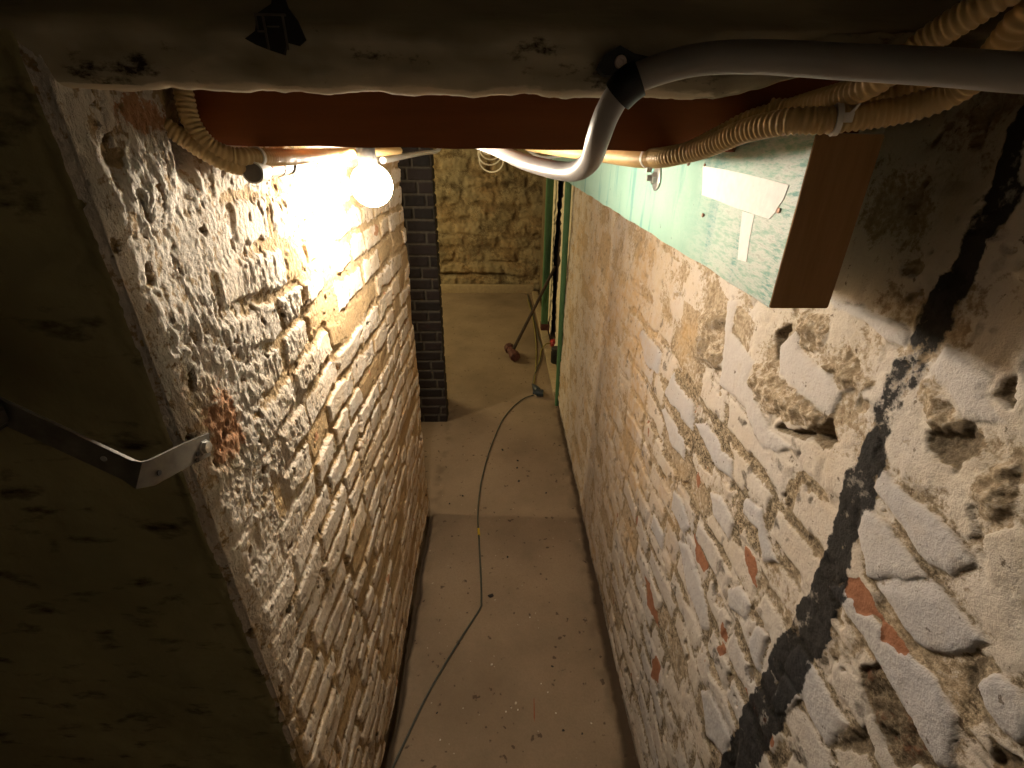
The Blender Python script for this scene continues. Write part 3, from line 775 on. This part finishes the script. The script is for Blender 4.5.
# ------------------------------------------------------------------ pipes and conduits
def build_grey_pipe():
    pts = [(.402, .326, .036), (.329, .345, .041), (.289, .365, .046), (.244, .39, .051), (.191, .415, .0565), (.150, .431, .056), (.118, .443, .0485), (.101, .448, .040), (.0905, .455, .022), (.0868, .470, .002), (.0875, .506, -.017), (.083, .575, -.030), (.062, .64, -.031), (.029, .75, -.0255), (-.012, .95, -.0140), (-.070, 1.2, -.002), (-.13, 1.5, .02), (-.16, 1.7, .10), (-.165, 1.75, .30)]
    pts = [Vector(q) * (.965 + .035 * min(1, max(0, (q[1] - .45) / .06))) for q in pts]
    bm = bmesh.new(); tube(bm, catmull(pts, .006), .0105, 24)
    set_id(obj('grey_pipe', bm, M['grey_pvc']), 'smooth grey plastic pipe bending down under the red-brown joist from a black clip', 'pipe')
    root = thing('pipe_clip', 'black plastic saddle clip holding the grey pipe on the dark beam', 'pipe clip', (.1, .46, .03))
    bm = bmesh.new()
    prism(bm, [Vector(q) * .965 for q in [(.078, .4600, .052), (.083, .4600, .061), (.094, .4600, .067), (.106, .4600, .062), (.118, .4600, .060), (.120, .4600, .052), (.112, .4600, .044), (.110, .4600, .036), (.098, .4600, .038), (.093, .4600, .047), (.084, .4600, .047)]], (0, -.012, 0))
    obj('clip_base', bm, M['black_plastic'], root, smooth=False)
    bm = bmesh.new()
    c = [Vector(q) * .966 for q in [(.1115, .4450, .0455), (.1035, .4470, .0408), (.0965, .4505, .0330)]]
    tube(bm, catmull(c, .003), .0132, 24, rfun=lambda s, t: .0132 + .0006 * math.sin(t * math.pi))
    obj('clip_band', bm, M['black_plastic'], root)
    bm = bmesh.new(); lathe(bm, [(-.002, .0046), (.0012, .0046), (.0020, .0040), (.0020, .0022), (.0006, .0018), (.0006, 0)], (.0921, .4318, .0540), (0, -1, .05), 20)
    obj('screw', bm, M['screw_pink'], root, 'pale round screw head')
build_grey_pipe()

def flex(name, pts, r, label, group=None, smooth_from=None):
    P = catmull(pts, .0009); bm = bmesh.new()
    def rf(s, t):
        return r * (1 + .075 * math.sin(2 * math.pi * s / .0050))
    tube(bm, P, r, 16, rf)
    return set_id(obj(name, bm, M['cream_flex'], angle=None), label, 'conduit', group)
flex('flexible_conduit', [(.085, 1.6, -.018), (.126, 1.1, -.0185), (.172, .82, -.0200), (.185, .62, -.0165), (.211, .552, -.0060), (.229, .495, .0102), (.248, .456, .0170), (.275, .444, .0180), (.319, .428, .0248), (.339, .410, .0349), (.341, .390, .0492), (.334, .367, .0721), (.338, .357, .0896), (.338, .348, .14)], .0102,
     'front cream ribbed conduit tied with a white cable tie above the green beam end')
flex('flexible_conduit', [(.262, .525, .0290), (.288, .508, .0280), (.320, .490, .0295), (.340, .466, .0390), (.354, .440, .0480), (.366, .418, .0560), (.385, .394, .0680), (.395, .370, .0900), (.398, .355, .14)], .0100,
     'short cream ribbed conduit lying directly behind the tied one at right')
flex('flexible_conduit', [(.175, 1.1, -.022), (.190, .85, -.0235), (.200, .70, -.0215), (.212, .620, -.0140), (.230, .565, .0040), (.250, .535, .0200), (.275, .498, .0300), (.2865, .425, .0415), (.302, .400, .0662), (.312, .372, .0828), (.319, .360, .0948), (.322, .35, .14)], .0098,
     'upper cream ribbed conduit rising alone behind the grey pipe at right')
flex('flexible_conduit', [(-.330, .585, .10), (-.3285, .582, .046), (-.328, .580, .030), (-.326, .578, .012), (-.316, .580, -.008), (-.300, .590, -.0185), (-.285, .612, -.0205), (-.276, .70, -.0235), (-.283, .9, -.0245), (-.286, 1.5, -.030)], .0092,
     'cream ribbed conduit curving down the left end of the red-brown joist')
flex('flexible_conduit', [(-.372, .562, .026), (-.352, .566, .012), (-.337, .572, -.001), (-.322, .577, -.014), (-.306, .588, -.0265), (-.297, .612, -.0315), (-.296, .68, -.036)], .0088,
     'dim cream ribbed conduit coming out of the left wall below the dark beam')

def tie(loc, axis, r, label, tail):
    root = thing('cable_tie', label, 'cable tie', loc)
    bm = bmesh.new(); lathe(bm, [(-.0022, r), (-.0022, r + .0012), (.0022, r + .0012), (.0022, r), (-.0022, r)], loc, axis, 28)
    obj('loop', bm, M['white_plastic'], root)
    bm = bmesh.new(); v = Vector(loc) + Vector(tail[0]); box(bm, v.x - .003, v.x + .003, v.y - .004, v.y + .001, v.z - .0035, v.z + .0035, .0006); obj('tie_head', bm, M['white_plastic'], root)
    bm = bmesh.new(); p0 = v; p1 = v + Vector(tail[1]); s = Vector((.0022, 0, .0004))
    prism(bm, [p0 - s, p0 + s, p1 + s * .4, p1 - s * .4], (0, -.001, 0)); obj('tie_tail', bm, M['white_plastic'], root)
tie((.279, .4428, .0184), (1, -.3, .10), .0112, 'white cable tie round the ribbed conduit at the green beam end', ((.001, -.0118, .001), (.005, -.003, .010)))
tie((-.284, .618, -.0207), (.15, 1, -.05), .0100, 'white tie round the cream conduit at the left end of the joist', ((0, -.003, -.0125), (-.004, -.002, .006)))
tie((.184, .640, -.0172), (.15, -1, .12), .0112, 'white tie round the smooth conduit above the washer on the green beam', ((0, -.003, -.0125), (.004, -.003, .006)))

def build_left_pipe():
    root = thing('pipe', 'pipe stub with a dark round end cap beside the bulb on the left wall', 'pipe', (-.31, .8, -.05))
    a = Vector((-.2845, .600, -.0365)); b = Vector((-.345, 1.09, -.0340)); d = (b - a).normalized()
    bm = bmesh.new(); lathe(bm, [(.006, .0088), (.42, .0088)], a, d, 24); obj('tube', bm, M['cream_pipe'], root)
    bm = bmesh.new(); lathe(bm, [(0, 0), (0, .0100), (.0012, .0106), (.004, .0106)], a, d, 28); obj('end_disc', bm, M['cap_grey'], root, 'dark grey round end disc')
    bm = bmesh.new(); lathe(bm, [(.0006, .0107), (.0006, .0120), (.010, .0123), (.030, .0120), (.040, .0108), (.040, .0088)], a, d, 28); obj('end_cap', bm, M['white_plastic'], root, 'white rim of the end cap')
    for s, r, w, m, nm, lb in ((.070, .0106, .050, 'copper', 'coupling', 'brown copper coupling'), (.100, .0116, .007, 'dark_rubber', 'sealing_ring', 'black sealing ring'), (.125, .0102, .030, 'white_plastic', 'collar', 'white collar'), (.153, .0122, .012, 'dark_rubber', 'sealing_ring', 'black sealing ring'), (.225, .0112, .120, 'copper', 'coupling', 'brown copper coupling'), (.300, .0122, .012, 'dark_rubber', 'sealing_ring', 'black sealing ring')):
        bm = bmesh.new(); lathe(bm, [(s - w / 2, .0088), (s - w / 2, r), (s + w / 2, r), (s + w / 2, .0088)], a, d, 28); obj(nm, bm, M[m], root, lb)
    for s in (.19, .265):
        bm = bmesh.new(); p = a + d * s; lathe(bm, [(0, .003), (.015, .003), (.015, .0050), (.019, .0050)], p, (.4, 0, 1), 10); obj('wing_screw', bm, M['dark_rubber'], root)
    bm = bmesh.new(); tube(bm, catmull([(-.290, 1.3, -.048), (-.288, 1.75, -.046), (-.285, 2.05, -.046), (-.272, 2.2, -.046), (-.262, 2.28, -.036), (-.255, 2.32, .0), (-.25, 2.33, .2)], .02), .008, 12)
    set_id(obj('white_cable', bm, M['white_plastic']), 'white cable running past the bulb and bending up in front of the brick pillar', 'cable')
build_left_pipe()

def build_white_bits():
    bm = bmesh.new(); box(bm, .351, .366, .6235, .6315, .0385, .0470, .001)
    for v in bm.verts: v.co.x += (v.co.z - .047) * .3
    set_id(obj('cable_clip', bm, M['white_plastic']), 'tiny white plastic clip on the joist above the ribbed conduits', 'clip')
    bm = bmesh.new(); tube(bm, catmull([(.075, 2.0, .05), (.09, 2.0, -.015), (.115, 2.02, -.036), (.15, 2.06, -.055), (.20, 2.1, -.06), (.26, 2.12, -.05), (.290, 2.12, -.05)], .02), .006, 12)
    set_id(obj('white_cable', bm, M['white_plastic']), 'short white cable hanging behind the grey pipe before the green beam', 'cable')
    root = thing('wire_coil', 'loose coil of pale thin wire hanging from the ceiling over the far room', 'wire', (-.048, 2.5, -.15))
    rg = random.Random(3)
    for k, (r, dz, dx) in enumerate(((.055, -.085, 0), (.052, -.065, .004), (.050, -.045, -.004), (.058, -.115, .006))):
        bm = bmesh.new(); pts = []
        for i in range(37):
            a = 2 * math.pi * i / 36
            pts.append((-.048 + dx + r * math.sin(a), 2.5 + .02 * math.sin(a * 2 + k) + .008 * k, dz + .028 - r * (.9 if math.cos(a) > 0 else 2.6) * math.cos(a)))
        tube(bm, pts, .0036, 8); obj('wire_loop', bm, M['wire'], root)
    bm = bmesh.new(); tube(bm, [(-.048, 2.5, .09), (-.046, 2.5, .2), (-.048, 2.5, .36)], .0022, 6); obj('wire_end', bm, M['wire'], root)
build_white_bits()

# ------------------------------------------------------------------ lamp
BULB = Vector((-.247, .99, -.0805))
def build_lamp():
    root = thing('hanging_bulb', 'bright lit bulb hanging under the pipe beside the left wall', 'lamp', (BULB.x, BULB.y, BULB.z - .04))
    bm = bmesh.new(); ax = Vector((.15, -.35, -.9)).normalized()
    R0 = .039
    prof = [(R0, 0)] + [(R0 * math.cos(t), R0 * math.sin(t)) for t in [math.radians(q) for q in range(10, 140, 8)]] + [(-.034, .019), (-.040, .0155)]
    lathe(bm, [(h, r) for h, r in prof], BULB, ax, 32)
    obj('bulb_glass', bm, M['bulb'], root, 'glowing frosted glass', angle=None)
    bm = bmesh.new(); lathe(bm, [(-.038, .0165), (-.046, .0185), (-.070, .0175), (-.078, .011), (-.080, .004)], BULB, ax, 24); obj('lamp_holder', bm, M['dark_rubber'], root, 'dark lampholder')
    top = BULB - ax * .079
    bm = bmesh.new(); tube(bm, catmull([top, top + Vector((0, .006, .012)), (top.x, top.y + .012, .05), (top.x, top.y + .012, .355)], .01), .003, 10); obj('cord', bm, M['white_plastic'], root)
build_lamp()

def point(name, loc, w, col, r):
    l = bpy.data.lights.new(name, 'POINT'); l.energy = w; l.color = col; l.shadow_soft_size = r
    o = bpy.data.objects.new(name, l); C.objects.link(o); o.location = loc
    return o
point('side_room_lamp', (-1.50, 1.90, -.05), P_SIDE, (1.0, .80, .52), .04)
point('far_room_lamp', (-2.2, 4.50, .05), P_FAR, (1.0, .82, .44), .38)

# ------------------------------------------------------------------ wall bracket and rail on the left
def build_bracket():
    root = thing('strap_bracket', 'bent flat steel strap bolted to the corner of the whitewashed left wall', 'bracket', (-.337, .41, -.32))
    # plate on the wall, bend, then the arm going out to the left
    top = [(-.333, .462, -.302), (-.334, .420, -.2885), (-.335, .378, -.277), (-.337, .369, -.2735), (-.343, .3655, -.269), (-.395, .3655, -.2305), (-.450, .3655, -.190)]
    bm = bmesh.new(); rows = []
    tv = []
    for i, p in enumerate(top):
        p = Vector(p); a = Vector(top[max(i - 1, 0)]); b = Vector(top[min(i + 1, len(top) - 1)]); t = (b - a).normalized()
        horiz = Vector((t.x, t.y, 0)).normalized(); nrm = Vector((horiz.y, -horiz.x, 0))   # facing the room
        down = t.cross(nrm); down = down if down.z < 0 else -down
        rows.append([bm.verts.new(p), bm.verts.new(p + down * .0265), bm.verts.new(p + down * .0265 + nrm * .0030), bm.verts.new(p + nrm * .0030)])
    for a, b in zip(rows, rows[1:]):
        for k in range(4): bm.faces.new((a[k], a[(k + 1) % 4], b[(k + 1) % 4], b[k]))
    bm.faces.new(rows[0]); bm.faces.new(rows[-1][::-1])
    obj('strap', bm, M['steel_dull'], root, angle=30)
    for y, z, r, nm, mt in ((.4465, -.3105, .0072, 'bolt', 'zinc'),):
        bm = bmesh.new(); lathe(bm, [(0, r * 1.25), (.0012, r * 1.25), (.0012, r), (.0052, r * .95), (.006, r * .6)], (-.3325, y, z), (1, -.02, 0), 6); obj(nm, bm, M[mt], root, 'hexagonal bolt head')
    for p, ax in (((-.3315, .432, -.3095), (1, -.02, 0)), ((-.3325, .430, -.316), (1, -.02, 0)), ((-.3635, .3620, -.2640), (0, -1, 0)), ((-.3335, .378, -.293), (1, -.02, 0))):
        bm = bmesh.new(); lathe(bm, [(0, .0028), (.0008, .0028)], p, ax, 12); obj('screw_hole', bm, M['black_plastic'] if p[1] > .37 else M['zinc'], root, 'small dark hole' if p[1] > .37 else 'small pale rivet')
    bm = bmesh.new()
    # the rail: a rounded timber whose end sticks into view at the left edge
    prism(bm, [(-.425, .3625, -.208), (-.427, .3625, -.225), (-.470, .3625, -.252), (-.52, .3625, -.250), (-.52, .3625, -.170), (-.47, .3625, -.176)], (0, -.045, 0))
    bmesh.ops.bevel(bm, geom=list(bm.edges), offset=.003, segments=2, affect='EDGES')
    set_id(obj('hand_rail', bm, M['rail_wood']), 'dark end of a rail on the steel strap at the left edge', 'rail')
build_bracket()

# ------------------------------------------------------------------ doorway posts
def post(name, label, b0, b1, t0, t1, y0, y1, foot):
    root = thing(name, label, 'door post', ((b0 + b1) / 2, (y0 + y1) / 2, FZ), None)
    bm = bmesh.new(); zb = FZ + (.10 if foot else 0); n = 14; rings = []
    for i in range(n + 1):
        t = i / n; z = zb + (.35 - zb) * t; q = (z - FZ) / (0 - FZ)
        xa = b0 + (t0 - b0) * q; xb = b1 + (t1 - b1) * q; c = .004
        rings.append([bm.verts.new(p) for p in ((xa, y0 + c, z), (xa + c, y0, z), (xb - c, y0, z), (xb, y0 + c, z), (xb, y1 - c, z), (xb - c, y1, z), (xa + c, y1, z), (xa, y1 - c, z))])
    for a, b in zip(rings, rings[1:]):
        for k in range(8): bm.faces.new((a[k], a[(k + 1) % 8], b[(k + 1) % 8], b[k]))
    bm.faces.new(rings[0]); bm.faces.new(rings[-1][::-1])
    obj('post', bm, M['green_post'], root, angle=50)
    if foot:
        bm = bmesh.new(); box(bm, b0 - .005, b1 + .022, y0 - .004, y1 + .003, FZ, FZ + .10, .004); obj('foot_block', bm, M['hammer_head'], root, 'dark brown block under the post')
post('door_post', 'green painted door post against the end of the right wall', .398, .424, .376, .414, 2.945, 2.975, False)
post('door_post', 'green painted door post with brown foot beyond the leaning hammer', .408, .470, .400, .462, 4.38, 4.46, True)

# ------------------------------------------------------------------ floor things in the far room
def build_hammer():
    root = thing('sledge_hammer', 'long-handled hammer leaning head down against the doorway at the far right', 'hammer', (.10, 3.88, FZ))
    bm = bmesh.new()
    h0 = Vector((.105, 3.80, FZ + .052)); h1 = Vector((.476, 4.06, -.96))
    ax = Vector((.30, -.95, -.10)).normalized(); upv = (h1 - h0).normalized(); side = ax.cross(upv).normalized(); upv2 = side.cross(ax)
    prof = [(-.105, .030), (-.095, .042), (-.045, .044), (-.035, .034), (.035, .034), (.045, .044), (.095, .042), (.105, .030)]
    rings = []
    for s, r in prof:
        rings.append([bm.verts.new(h0 + ax * s + (side * math.cos(a) + upv2 * math.sin(a)) * r * 1.05) for a in [math.pi / 8 + k * math.pi / 4 for k in range(8)]])
    for a, b in zip(rings, rings[1:]):
        for k in range(8): bm.faces.new((a[k], a[(k + 1) % 8], b[(k + 1) % 8], b[k]))
    bm.faces.new(rings[0]); bm.faces.new(rings[-1][::-1])
    obj('hammer_head', bm, M['hammer_head'], root, 'rusty red-brown block head', smooth=False)
    bm = bmesh.new(); tube(bm, [h0 + (h1 - h0) * (i / 12) for i in range(13)], .011, 12, rfun=lambda s, t: .0150 - .002 * t)
    obj('handle', bm, M['handle_wood'], root, 'dark straight handle')
build_hammer()

def build_red_black():
    root = thing('red_connector', 'small red plastic plug lying by the base of the near green post', 'plug', (.475, 3.98, FZ))
    bm = bmesh.new(); lathe(bm, [(0, 0), (0, .030), (.01, .036), (.07, .036), (.08, .028), (.105, .024), (.11, 0)], (.462, 3.98, FZ + .060), (.9, .2, .05), 20); obj('plug_body', bm, M['red_plastic'], root)
    bm = bmesh.new(); tube(bm, catmull([(.464, 3.98, FZ + .06), (.42, 3.97, FZ + .06), (.37, 3.90, FZ + .025), (.355, 3.8, FZ + .008), (.325, 3.65, FZ + .006)], .02), .006, 8); obj('plug_cable', bm, M['cable_yellow'], root)
    bm = bmesh.new(); lathe(bm, [(0, 0), (0, .032), (.01, .040), (.10, .044), (.125, .036), (.13, 0)], (.468, 3.62, FZ + .03), (.03, 0, 1), 20)
    root = thing('black_container', 'small black tub standing behind the near green post', 'tub', (.468, 3.62, FZ))
    obj('tub_body', bm, M['black_plastic'], root)
    bm = bmesh.new(); lathe(bm, [(.118, 0), (.118, .0415), (.122, .0435), (.136, .0435), (.140, .040), (.140, 0)], (.468, 3.62, FZ + .03), (.03, 0, 1), 24); obj('tub_lid', bm, M['dark_rubber'], root)
build_red_black()

def build_cable():
    z = FZ + .0065
    root = thing('extension_cable', 'thin grey-green cable snaking along the passage floor', 'cable', (-.1, 1.9, FZ))
    pts = [(.250, 3.10), (.185, 3.055), (.108, 2.951), (.045, 2.82), (0, 2.683), (-.062, 2.396), (-.098, 2.15), (-.110, 2.0), (-.113, 1.83), (-.100, 1.661), (-.082, 1.43), (-.077, 1.32), (-.083, 1.285), (-.152, 1.155), (-.242, .972), (-.292, .84), (-.322, .755), (-.345, .68), (-.350, .60)]
    bm = bmesh.new(); tube(bm, catmull([(x, y, z - .0012 + (.002 if i % 4 == 1 else 0)) for i, (x, y) in enumerate(pts)], .02), .0040, 10); obj('lead', bm, M['cable'], root)
    bm = bmesh.new(); tube(bm, [(-.1055, 1.733, z), (-.1035, 1.71, z), (-.1015, 1.69, z)], .0058, 12); obj('tape_mark', bm, M['yellow_tape'], root, 'yellow tape mark')
    root = thing('cable_coupling', 'blue-black rubber plug and socket joining two cables on the floor', 'plug', (.27, 3.15, FZ))
    a = Vector((.245, 3.095, FZ + .030)); b = Vector((.305, 3.08, FZ + .030)); c = Vector((.262, 3.19, FZ + .030))
    bm = bmesh.new(); d = (Vector((.315, 3.085, FZ + .03)) - a)
    lathe(bm, [(0, 0), (0, .012), (.025, .016), (.03, .026), (.072, .028), (.078, .024), (.078, 0)], a, d, 20); obj('socket', bm, M['plug_blue'], root)
    bm = bmesh.new(); d2 = Vector((-.03, .10, 0))
    lathe(bm, [(0, 0), (0, .024), (.012, .027), (.055, .024), (.09, .014), (.115, .009), (.115, 0)], (.285, 3.115, FZ + .030), d2, 20); obj('plug', bm, M['plug_blue'], root)
    bm = bmesh.new()
    tube(bm, catmull([(.252, 3.22, FZ + .03), (.262, 3.30, z), (.278, 3.42, z), (.309, 3.554, z), (.345, 3.70, z), (.366, 3.866, z), (.385, 4.05, z), (.372, 4.25, z), (.372, 4.6, z), (.36, 5.2, z), (.34, 5.7, z)], .03), .0058, 8)
    set_id(obj('floor_cable', bm, M['cable']), 'dull cable running from the coupling along the kerb into the far room', 'cable')
    bm = bmesh.new()
    tube(bm, catmull([(.255, 3.23, FZ + .02), (.272, 3.34, z + .004), (.292, 3.50, z), (.312, 3.72, z), (.330, 3.95, z), (.345, 4.3, z), (.350, 4.9, z), (.33, 5.5, z)], .03), .0048, 8)
    set_id(obj('floor_cable', bm, M['cable_yellow']), 'yellow-green wire lying beside the dull cable by the doorway', 'cable')
build_cable()

def build_debris():
    rg = random.Random(11)
    def lump(name, x, y, sx, sy, sz, mat, rot=0):
        bm = bmesh.new(); bmesh.ops.create_icosphere(bm, subdivisions=2, radius=1)
        for v in bm.verts: v.co *= 1 + rg.uniform(-.22, .22)
        bmesh.ops.scale(bm, vec=(sx, sy, sz), verts=bm.verts); bmesh.ops.rotate(bm, matrix=Matrix.Rotation(rot, 3, 'Z'), verts=bm.verts)
        zz = min(v.co.z for v in bm.verts)
        bmesh.ops.translate(bm, vec=(x, y, FZ - zz - .0008), verts=bm.verts)
        return obj(name, bm, mat, angle=30)
    set_id(lump('dark_chip', -.038, 1.351, .013, .0075, .005, M['chip_dark'], .2), 'black chip lying beside the bend of the grey-green cable', 'chip')
    bm = bmesh.new(); prism(bm, [(.1175, .940, FZ + .0015), (.1148, .938, FZ + .0015), (.1115, .880, FZ + .0015), (.1135, .864, FZ + .0015), (.1160, .885, FZ + .0015)], (0, 0, .003))
    set_id(obj('wood_splinter', bm, M['sliver'], smooth=False), 'thin red-brown splinter lying on the floor near the bottom of the picture', 'splinter')
    for x, y, r in ((.054, .926, .0045), (.060, .905, .003), (.166, .96, .003), (.187, .893, .0032), (-.03, 1.06, .0045), (.145, .99, .0026), (.02, .90, .003), (.30, .86, .003), (-.19, .82, .003), (.12, 1.25, .0028)):
        set_id(lump('mortar_crumb', x, y, r, r * .85, r * .7, M['crumb'], rg.random() * 3), 'tiny pale mortar crumb lying on the brown passage floor', 'crumb', 'pale crumbs on the passage floor')
    for x, y, r in ((.015, 2.40, .011), (.105, 2.29, .010), (.10, 2.22, .009), (.105, 2.10, .010), (-.20, 1.98, .008), (-.265, 1.92, .007), (.19, 1.05, .006), (-.21, .90, .005), (.205, .84, .006), (.265, .83, .005), (.25, 2.0, .008), (-.10, 1.26, .005), (.035, 1.56, .007)):
        set_id(lump('dark_crumb', x, y, r * .8, r * .55, r * .4, M['chip_dark'], rg.random() * 3), 'tiny dark crumb of dirt lying on the passage floor', 'crumb', 'dark crumbs on the passage floor')
build_debris()

# ------------------------------------------------------------------ world, camera, view
w = bpy.data.worlds.new('World'); SC.world = w; w.use_nodes = True
w.node_tree.nodes['Background'].inputs[0].default_value = (1, .8, .55, 1); w.node_tree.nodes['Background'].inputs[1].default_value = AMB
cam = bpy.data.cameras.new('Camera'); co = bpy.data.objects.new('Camera', cam); C.objects.link(co)
f = 472.0
dn = Vector(((500 - 512) / f, (1298 - 384) / f, 1)).normalized(); fw = Vector(((500 - 512) / f, (140 - 384) / f, 1)).normalized()
up = -dn; yy = (fw - up * fw.dot(up)).normalized(); xx = yy.cross(up)
R = Matrix((xx, yy, up))                                     # camera (x right, y down, z forward) -> world
co.matrix_world = Matrix((( R[0][0], -R[0][1], -R[0][2], 0), (R[1][0], -R[1][1], -R[1][2], 0), (R[2][0], -R[2][1], -R[2][2], 0), (0, 0, 0, 1)))
cam.sensor_width = 36; cam.lens = 36 * f / 1024; cam.clip_start = .02; cam.clip_end = 50
SC.camera = co
vs = SC.view_settings; SC.display_settings.display_device = 'sRGB'
vs.view_transform = 'Standard'; vs.look = 'None'; vs.gamma = 1; vs.use_curve_mapping = False; vs.exposure = EXPO
